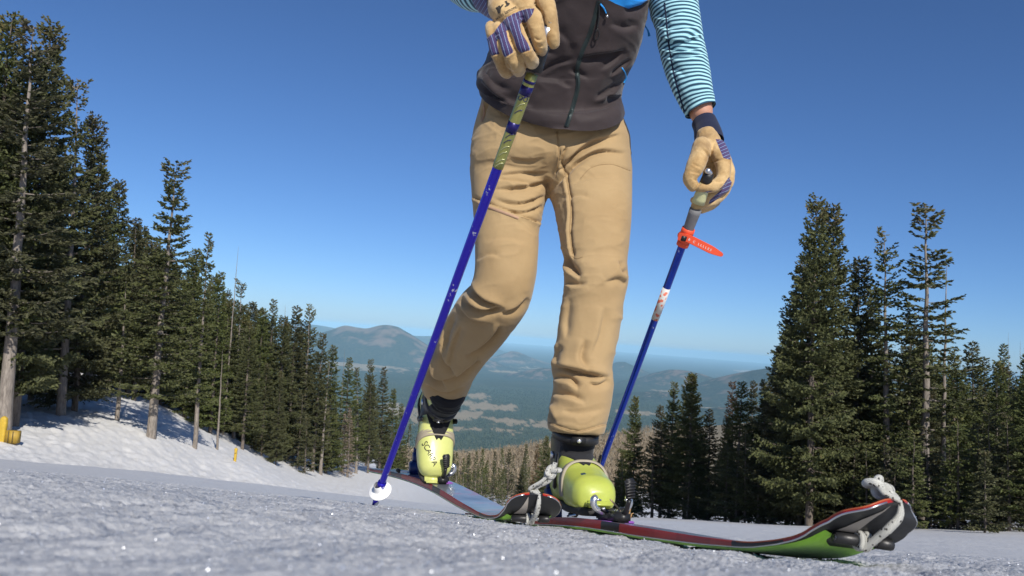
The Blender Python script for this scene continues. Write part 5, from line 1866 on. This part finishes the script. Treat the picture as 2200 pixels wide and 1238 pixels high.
        ax1 = np.array(Lt[-1]); ax2 = np.array(top_pts[-1]) - np.array(top_pts[0]); ax2 /= np.linalg.norm(ax2); ax3 = np.cross(ax1, ax2)
        tt = np.linspace(0, 2 * math.pi, 40)
        kn = [kc + .0088 * ((math.sin(t_) + 2 * math.sin(2 * t_)) / 2.0 * ax1 + (math.cos(t_) - 2 * math.cos(2 * t_)) / 2.0 * ax2 - math.sin(3 * t_) * .9 * ax3) for t_ in tt]
        rope('knot', kn, .0050, root, 120).matrix_parent_inverse = inv
        return ax1, ax2
    return root, at, knot_rope, inv

WID = ([0, .002, .005, .010, .018, .032, .07, .13, .20, .40, .75, 1.1, 1.55, 1.62, 1.70], [.014, .024, .033, .042, .050, .0570, .0605, .0610, .058, .048, .0435, .045, .054, .050, .018])
PATH_R = [P(1010, 1108, 2.62), P(1130, 1128, 2.1), P(1290, 1138, 1.72), P(1450, 1163, 1.45), P(1600, 1181, 1.25), P(1700, 1187, 1.14), P(1762, 1180, 1.080), P(1820, 1162, 1.034), P(1868, 1135, .998), P(1905, 1106, .976), P(1932, 1080, .966)]
PATH_L = [P(800, 1010, 3.22), P(850, 1019, 2.93), P(903, 1034, 2.62), P(955, 1055, 2.34), P(1030, 1094, 2.05), P(1075, 1111, 1.88), P(1108, 1116, 1.77), P(1134, 1109, 1.69), P(1147, 1090, 1.645), P(1152, 1064, 1.625)]
ski_r, at_r, kr, inv_r = make_ski(PATH_R, (.10, 0, 1), 'ski under the front boot with a bright green climbing skin showing at its upturned tip', WID, .078, .082)
ski_l, at_l, kl, inv_l = make_ski(PATH_L, (0, 0, 1), 'ski under the rear boot with its tail lifted off the snow', WID, .078, .080)
kr([at_r(-.012, .10, .012), P(1905, 1058, .97), P(1893, 1044, .975)], P(1887, 1046, .98))
kl([at_l(-.008, .10, .012), P(1176, 1030, 1.62), P(1187, 1008, 1.62)], P(1186, 1014, 1.62))
rope('cord', [P(1187, 1010, 1.62), P(1191, 1000, 1.62), P(1193, 994, 1.62)], [.0055, .005, .0045], ski_l).matrix_parent_inverse = inv_l

def binding(at, root, inv, d_toe, M_toe, heel_d):
    """toe piece with two jaws and a lever, purple base, and heel piece: sub-parts of the ski's binding"""
    c = at(d_toe, 0, .016)
    fwd = at(d_toe - .05, 0, .016) - at(d_toe + .05, 0, .016)
    m = basis(c, fwd, (0, 0, 1))
    B = bpy.data.objects.new('toe_binding', None); C.objects.link(B); B.parent = root; B.matrix_parent_inverse = inv; B.matrix_basis = m
    def add(name, me, mat, loc=(0, 0, 0), rot=(0, 0, 0)):
        o = link(name, me, mat, B); o.location = loc; o.rotation_euler = rot
        return o
    add('base_plate', box_mesh('base_plate', (.062, .085, .006), .002), PURPLE, (0, -.01, .003))
    add('housing', box_mesh('housing', (.046, .06, .016), .004, 2), BLACKPL, (0, -.012, .013))
    for s in (-1, 1):
        pts = [(s * .012, -.010, .020), (s * .024, -.010, .024), (s * .037, -.010, .030), (s * .043, -.010, .040), (s * .041, -.010, .050), (s * .036, -.010, .055)]
        add('jaw', tube_mesh('jaw', pts, [.0070, .0068, .0062, .0072, .0074, .0050], 14, 30), SILVER)
        add('jaw_pin', tube_mesh('jaw_pin', [(s * .040, -.004, .049), (s * .028, -.004, .047)], [.003, .002], 10), SILVER)
        add('jaw_link', box_mesh('jaw_link', (.026, .022, .009), .003, 2), BLACKPL, (s * .018, -.010, .024), (0, -s * .55, 0))
        add('bolt', tube_mesh('bolt', [(s * .027, .004, .030), (s * .027, .0075, .0305)], [.0034, .003], 12), SILVER)
    add('block', box_mesh('block', (.030, .050, .022), .004, 2), BLACKPL, (.008, .036, .015))
    lev = add('lever', box_mesh('lever', (.020, .008, .042), .003, 3, lambda x, y, z: (x * (1 + z * 6), y, z)), BLACKPL, (.010, .086, .072), (math.radians(-14), math.radians(9), 0))
    for q in range(6):
        rg = link('lever_rib', box_mesh('lever_rib', (.018 + .0012 * q, .003, .0030), .0008, 1), BLACKPL, B)
        rg.matrix_basis = lev.matrix_basis @ Matrix.Translation((0, .0045, -.016 + q * .0058))
    add('lever_arm', tube_mesh('lever_arm', [(.006, .030, .018), (.008, .062, .026), (.009, .082, .050)], [.006, .0055, .005], 10, 12), BLACKPL)
    add('cable', tube_mesh('cable', [(-.002, .028, .022), (.012, .034, .036), (.026, .032, .050)], .0018, 8, 16), simple('tan_cable', (.38, .28, .16), .5))
    # heel piece
    hc = at(heel_d, 0, .016)
    H = bpy.data.objects.new('heel_binding', None); C.objects.link(H); H.parent = root; H.matrix_parent_inverse = inv; H.matrix_basis = basis(hc, fwd, (0, 0, 1))
    NB = simple('navy_plastic', (.010, .030, .13), .4, 0, .2)
    o = link('heel_post', box_mesh('heel_post', (.044, .040, .044), .004, 2), NB, H); o.location = (0, 0, .022)
    o = link('heel_tower', box_mesh('heel_tower', (.032, .034, .036), .003, 2), NB, H); o.location = (-.003, 0, .058)
    for s in (-1, 1):
        o = link('heel_riser', box_mesh('heel_riser', (.008, .016, .018), .002, 2), NB, H); o.location = (s * .011 - .003, 0, .083)
    # brake pads
    for s in (-1, 1):
        o = link('brake_pad', box_mesh('brake_pad', (.012, .04, .012), .003, 2), RUBBER, H); o.location = (s * .060, .0, .012)
        o = link('brake_arm', tube_mesh('brake_arm', [(s * .030, .03, .01), (s * .056, .02, .012), (s * .058, -.02, .012)], .0025, 8, 12), SILVER, H)
binding(at_r, ski_r, inv_r, .80, None, 1.12)
binding(at_l, ski_l, inv_l, .845, None, 1.16)

# ------------------------------------------------------------------ poles
def metal_blue(name, a, b):
    m = N(name)
    chips = m.ramp(m.noise(60, 5, .75, m.mapping((1, 1, .35))), [(.635, 0.0), (.655, 1.0)])
    c = m.mix(chips, m.mix(m.noise(8, 3), a, b), (.72, .74, .80))
    m.set(Base_Color=c, Metallic=.75, Roughness=.26, Coat_Weight=.4)
    m.bump(m.noise(200, 3), .08, .001)
    return m.m
BLUEA = metal_blue('violet_blue_metal', (.026, .014, .40), (.038, .026, .60))
BLUEB = metal_blue('royal_blue_metal', (.006, .035, .36), (.010, .055, .50))
OLIVE = simple('olive_gold', (.36, .36, .11), .32, .45, .15, 40)
NAVYINK = simple('navy_ink', (.014, .010, .11), .3, .3)
GREYMARK = simple('grey_green_mark', (.26, .28, .19), .4, .2)
gA, eA = P(1178, 64, 1.215), P(802, 1089, 1.70)
def pole(a, b, label, r0, r1, mat):
    root = empty('ski_pole', b, label, 'ski pole', 'pair of blue ski poles')
    inv = Matrix.Translation(-root.location)
    a, b = np.asarray(a), np.asarray(b)
    def add(name, f0, f1, ra, rb, mat_, sides=24, n=2):
        ts = np.linspace(f0, f1, max(n, 2))
        o = link(name, tube_mesh(name, [a + (b - a) * t for t in ts], np.linspace(ra, rb, len(ts)), sides), mat_, root)
        o.matrix_parent_inverse = inv
        return o
    def rad(f):
        return r0 + (r1 - r0) * f
    add('shaft', .13, .975, rad(.13), rad(.975), mat, 28, 30)
    return root, inv, add, rad
def on_line(a, b, px=None, py=None):
    """fraction along a line at which its picture reaches the height py"""
    ts = np.linspace(0, 1, 2001)
    q = proj(a[None] * (1 - ts[:, None]) + b[None] * ts[:, None])
    return float(ts[np.argmin(np.abs(q[1] - py))])
pa, inv_a, add, rad = pole(gA, eA, 'blue pole planted left of the rear boot, olive near the hand', .0092, .0066, BLUEA)
fa = lambda y: on_line(gA, eA, py=y)
add('grip', 0.0, fa(150), .0095, .0140, BLACKPL, 20, 6)
add('grip_knob', -.012, .012, .0085, .0100, BLACKPL, 20, 4)
add('grip_cap', -.004, .02, .0120, .0125, SILVER, 20)
add('olive_sleeve', fa(158), fa(360), rad(fa(158)) + .0006, rad(fa(360)) + .0006, OLIVE, 28, 12)
for y0, y1 in ((172, 178), (184, 204), (262, 284)):
    add('navy_band', fa(y0), fa(y1), rad(fa(y0)) + .0009, rad(fa(y1)) + .0009, NAVYINK, 28)
def pole_bvh(r_extra, f0, f1, a, b, rad):
    return bvh_of(tube_mesh('t', [a + (b - a) * t for t in np.linspace(f0, f1, 20)], [rad(t) + r_extra for t in np.linspace(f0, f1, 20)], 36))
pbv = pole_bvh(.0010, .1, .97, gA, eA, rad)
def mark(pts, w, mat, n=14):
    o = ribbon_on('mark', pbv, pts, w, .0003, mat, pa, n, .0002)
    o.matrix_parent_inverse = inv_a
for pts, w in ((([(1066,256),(1072,244),(1080,236)]), 3.4), (([(1072,257),(1078,244),(1086,237)]), 3.0), (([(1047,336),(1052,322),(1058,312)]), 3.2), (([(1053,337),(1058,324),(1062,313)]), 1.8), (([(1062,300),(1068,293),(1074,298),(1068,303)]), 3.0)):
    mark(pts, w, NAVYINK)
FLECK = simple('gold_fleck', (.55, .55, .30), .3, .5)
for y0 in (212, 226, 240, 292, 304, 318, 330, 346, 354):
    q_ = gA + (eA - gA) * fa(y0); x0_, y0_, _ = proj(q_[None]); x0_ = float(x0_[0])
    mark([(x0_ - 8, y0 + 4), (x0_ - 1, y0 - 1), (x0_ + 9, y0 - 3)], 1.6, FLECK if y0 % 4 else NAVYINK, 8)
for pts in ([(1062,268),(1068,272),(1064,280)], [(1070,266),(1076,274),(1070,282)]):
    mark(pts, 2.6, OLIVE)
for pts in ([(1027,376),(1021,404)], [(1019,414),(1012,436)], [(1010,444),(1004,466)], [(1001,474),(994,494)], [(1037,378),(1030,402)]):
    mark(pts, 4.2, GREYMARK, 8)
for t_, y_, hh_ in (('OU', 217, 11), ('PROFL', 203, 5)):
    q = gA + (eA - gA) * fa(y_)
    x0, y0, _ = proj(q[None])
    o = text_on('lettering', pbv, t_, float(x0[0]), float(y0[0]), hh_, math.radians(16), .0003, NAVYINK, pa)
    o.matrix_parent_inverse = inv_a
fb = fa(1052)
cB = gA + (eA - gA) * fb
axA = Vector(eA - gA).normalized()
def basket(parent, inv, c, ax, r, mat, tilt):
    bmk = bmesh.new()
    prof = [(.0085, -.016), (.0098, -.014), (.0105, -.004), (.012, .0), (r * .6, .002), (r * .96, .003), (r, .0045), (r * .97, .006), (r * .6, .005), (.011, .004), (.010, .014), (.008, .016)]
    vs = [(rr * math.cos(a_), rr * math.sin(a_), z_) for rr, z_ in prof for a_ in np.linspace(0, 2 * math.pi, 48, endpoint=False)]
    k = 48
    fs = [(i * k + j, i * k + (j + 1) % k, (i + 1) * k + (j + 1) % k, (i + 1) * k + j) for i in range(len(prof) - 1) for j in range(k)]
    bmk.free()
    o = link('basket', mesh_py('basket', np.array(vs), fs), mat, parent)
    o.matrix_parent_inverse = inv
    o.matrix_basis = frame(c, ax + Vector(tilt))
    return o
basket(pa, inv_a, cB, Vector((.16, .60, -.62)), .0245, WHITEP, (0, 0, 0))
add('ferrule', fa(1036), fa(1046), .0092, .0086, BLUEA, 20)
add('tip', .972, 1.0, .0062, .0040, BLUEA, 16)
o = link('snow_clump', mesh_py('snow_clump', *balls(np.array([np.append(P(808, 1084, 1.69), .0035), np.append(P(812, 1080, 1.69), .0025)]), 6, 12)), SNOW, pa); o.matrix_parent_inverse = inv_a

gB, eB = P(1522, 376, 1.765), P(1272, 1052, 2.25)
pb_, inv_b, add, rad = pole(gB, eB, 'blue pole held at the right with an orange strap wound round it', .0096, .0078, BLUEB)
fbn = lambda y: on_line(gB, eB, py=y)
add('grip_knob', -.004, .02, .0115, .0135, BLACKPL, 22, 4)
add('grip', .015, fbn(436), .013, .0150, PALEGRIP, 22, 6)
add('lower_grip', fbn(450), fbn(498), .0140, .0115, GREYGRIP, 24, 6)
o = link('grip_cap', mesh_py('grip_cap', *balls(np.array([np.append(P(1521, 368, 1.755), .007), np.append(P(1526, 372, 1.755), .005)]), 6, 14)), SILVER, pb_); o.matrix_parent_inverse = inv_b
st = N('sticker')
st.set(Base_Color=st.mix(st.ramp(st.vor(95, None), [(.35, 1.0), (.42, 0.0)]), (.60, .60, .58), (.62, .16, .10)), Roughness=.5)
add('sticker', fbn(618), fbn(686), rad(fbn(618)) + .0006, rad(fbn(686)) + .0006, st.m, 28)
add('ferrule', .95, .965, .011, .011, BLACKPL)
add('tip', .97, 1.01, .006, .003, SILVER, 12)
basket(pb_, inv_b, gB + (eB - gB) * .955, Vector(eB - gB).normalized(), .0245, WHITEP, (0, 0, 0))
# orange rubber strap wound round the pole, tail sticking out
strap = empty('rubber_strap', gB + (eB - gB) * fbn(512), 'orange rubber strap wound round the right blue pole with its tail sticking out', 'strap')
inv_s = Matrix.Translation(-strap.location)
axB = Vector(eB - gB).normalized()
def band(name, y, r, w, tilt, ecc=1.0):
    c = gB + (eB - gB) * fbn(y)
    prof = [(r, -w / 2), (r + .0022, -w / 2 + .0008), (r + .0026, 0), (r + .0022, w / 2 - .0008), (r, w / 2)]
    k = 40
    vs = [(rr * math.cos(a_), rr * math.sin(a_) * ecc, z_) for rr, z_ in prof for a_ in np.linspace(0, 2 * math.pi, k, endpoint=False)]
    fs = [(i * k + j, i * k + (j + 1) % k, (i + 1) * k + (j + 1) % k, (i + 1) * k + j) for i in range(4) for j in range(k)]
    o = link(name, mesh_py(name, np.array(vs), fs), ORANGE, strap)
    o.matrix_parent_inverse = inv_s
    o.matrix_basis = frame(c, axB + Vector(tilt))
    return o
band('strap_coil', 497, .0128, .016, (.0, 0, 0))
band('strap_coil', 510, .0145, .020, (.45, 0, .25))
band('strap_coil', 523, .0120, .014, (-.05, 0, 0))
def slab(name, pts, w, th, mat, nrm, n=30):
    R = spline(np.asarray(pts, float), n)
    T = np.gradient(R, axis=0); T /= np.linalg.norm(T, axis=1)[:, None]
    nr = np.asarray(nrm, float)
    S = np.cross(T, nr); S /= np.linalg.norm(S, axis=1)[:, None]
    Nn = np.cross(S, T)
    V = []
    for i in range(n):
        t = i / (n - 1)
        ww = w * (1 if t < .72 else 1 - .55 * ((t - .72) / .28) ** 1.3) * (1 if t < .985 else .6)
        for a_, b_ in ((-1, -.7), (-.9, 1), (.9, 1), (1, -.7)):
            V.append(R[i] + S[i] * a_ * ww / 2 + Nn[i] * b_ * th / 2)
    fs = [(i * 4 + j, i * 4 + (j + 1) % 4, i * 4 + 4 + (j + 1) % 4, i * 4 + 4 + j) for i in range(n - 1) for j in range(4)] + [(3, 2, 1, 0), tuple((n - 1) * 4 + j for j in range(4))]
    return mesh_py(name, np.array(V), fs, False)
dS = 1.80
tl = link('strap_tail', slab('strap_tail', [P(1458, 508, 1.835), P(1476, 512, 1.822), P(1500, 523, 1.81), P(1526, 536, 1.80), P(1553, 549, 1.79)], .0185, .0045, ORANGE, -np.array(P(1500, 523, 1))), ORANGE, strap)
tl.matrix_parent_inverse = inv_s
tb = bvh_of(tl.data)
for i, (ch, fx) in enumerate(zip('B.C.LLLLES', np.linspace(0, 1, 10))):
    if ch != '.':
        text_on('lettering', tb, ch, 1480 + 46 * fx, 517 + 22.5 * fx, 5.2, math.radians(26), .0006, WHITEP, tl)
bk = link('strap_buckle', box_mesh('strap_buckle', (.012, .004, .012), .001), BLACKPL, strap)
bk.matrix_parent_inverse = inv_s
bk.matrix_basis = frame(P(1469, 513, 1.785), axB, (1, 0, 0))

# ------------------------------------------------------------------ small things by the slope
YEL = simple('yellow_pad', (.50, .33, .03), .6, 0, .3, 6)
def yellow(px, py, d, hgt, wid, label):
    p = P(px, py, d)
    z = float(ground(np.array(p[0]), np.array(p[1])))
    t = empty('padded_post', (p[0], p[1], z), label, 'post')
    return t
t = yellow(505, 988, 62, 1.0, .35, 'small yellow padded post on the snow bank before the firs')
v, f = rings_local([(0,-.2,.13,.13),(0,.0,.15,.15),(0,.5,.17,.16),(0,.78,.17,.16),(0,.88,.19,.15),(0,1.02,.16,.12),(0,1.06,.05,.05)], 30, 24, 3, True)
link('pad', mesh_py('pad', v, f), YEL, t)
link('strap_band', tube_mesh('strap_band', [(0, 0, .60), (0, 0, .66)], .176, 24), simple('dark_strap', (.09, .06, .01), .6), t)
link('post', tube_mesh('post', [(-.02, 0, -.3), (-.02, 0, 1.18)], .05, 12), BARK_GREY, t)
t.scale = (.62, .62, .95)
t = yellow(14, 940, 40, 1.4, .4, 'yellow padded snow gun box with a tall rounded pad at the left edge')
v, f = rings_local([(0,-.1,.13,.10),(0,.0,.15,.12),(0,.6,.17,.13),(0,1.05,.17,.13),(0,1.22,.13,.10),(0,1.28,.05,.05)], 30, 24, 3, True)
o = link('pad', mesh_py('pad', v, f), YEL, t); o.location = (-.22, 0, .05)
o = link('box', box_mesh('box', (.62, .4, .62), .03, 2), simple('yellow_box', (.36, .23, .03), .6, 0, .3, 5), t); o.location = (.25, .1, .33)
for q in (-.1, .12):
    o = link('box_strut', box_mesh('box_strut', (.045, .05, .60), .01), simple('dark_strut', (.10, .07, .02), .7), t); o.location = (.25 + q, -.11, .33)
tw = empty('dry_twig', P(1354, 1112, 14), 'dry tan twig sticking out of the snow right of the front boot', 'twig')
TAN = simple('dry_stem', (.42, .25, .10), .8)
iv = Matrix.Translation(-tw.location)
for pts in ([P(1351, 1116, 14), P(1353, 1100, 14), P(1356, 1085, 14)], [P(1354, 1114, 14), P(1357, 1104, 14), P(1361, 1103, 14)], [P(1353, 1112, 14), P(1358, 1108, 14)], [P(1352, 1104, 14), P(1349, 1101, 14)]):
    link('stem', tube_mesh('stem', pts, np.linspace(.014, .006, len(pts)), 8), TAN, tw).matrix_parent_inverse = iv

# loose ice crystals glinting on the crust near the lens
R_ = np.random.default_rng(31)
n_ = 9000
th = R_.uniform(-.62, .60, n_); rr = np.exp(R_.uniform(math.log(.28), math.log(3.0), n_))
x_, y_ = rr * np.sin(th), rr * np.cos(th)
z_ = snow_z(x_, y_) + .0008
c_ = np.stack([x_, y_, z_], 1)
nv = R_.normal(0, 1, (n_, 3)); nv[:, 2] = np.abs(nv[:, 2]) + .3; nv /= np.linalg.norm(nv, axis=1)[:, None]
u_ = np.cross(nv, R_.normal(0, 1, (n_, 3))); u_ /= np.linalg.norm(u_, axis=1)[:, None]
w_ = np.cross(nv, u_)
sz = R_.uniform(.0004, .0013, n_)[:, None] * np.clip(rr, .5, 1.6)[:, None]
V = np.stack([c_ - u_ * sz, c_ - w_ * sz * .7, c_ + u_ * sz, c_ + w_ * sz * .7], 1).reshape(-1, 3)
ice = N('ice_crystal')
ice.set(Base_Color=(.85, .87, .90), Roughness=.16, Metallic=.55)
link('ice_crystals', mesh_np('ice_crystals', V, np.arange(n_ * 4).reshape(-1, 4), False), ice.m, kind='stuff')

bpy.context.view_layer.update()
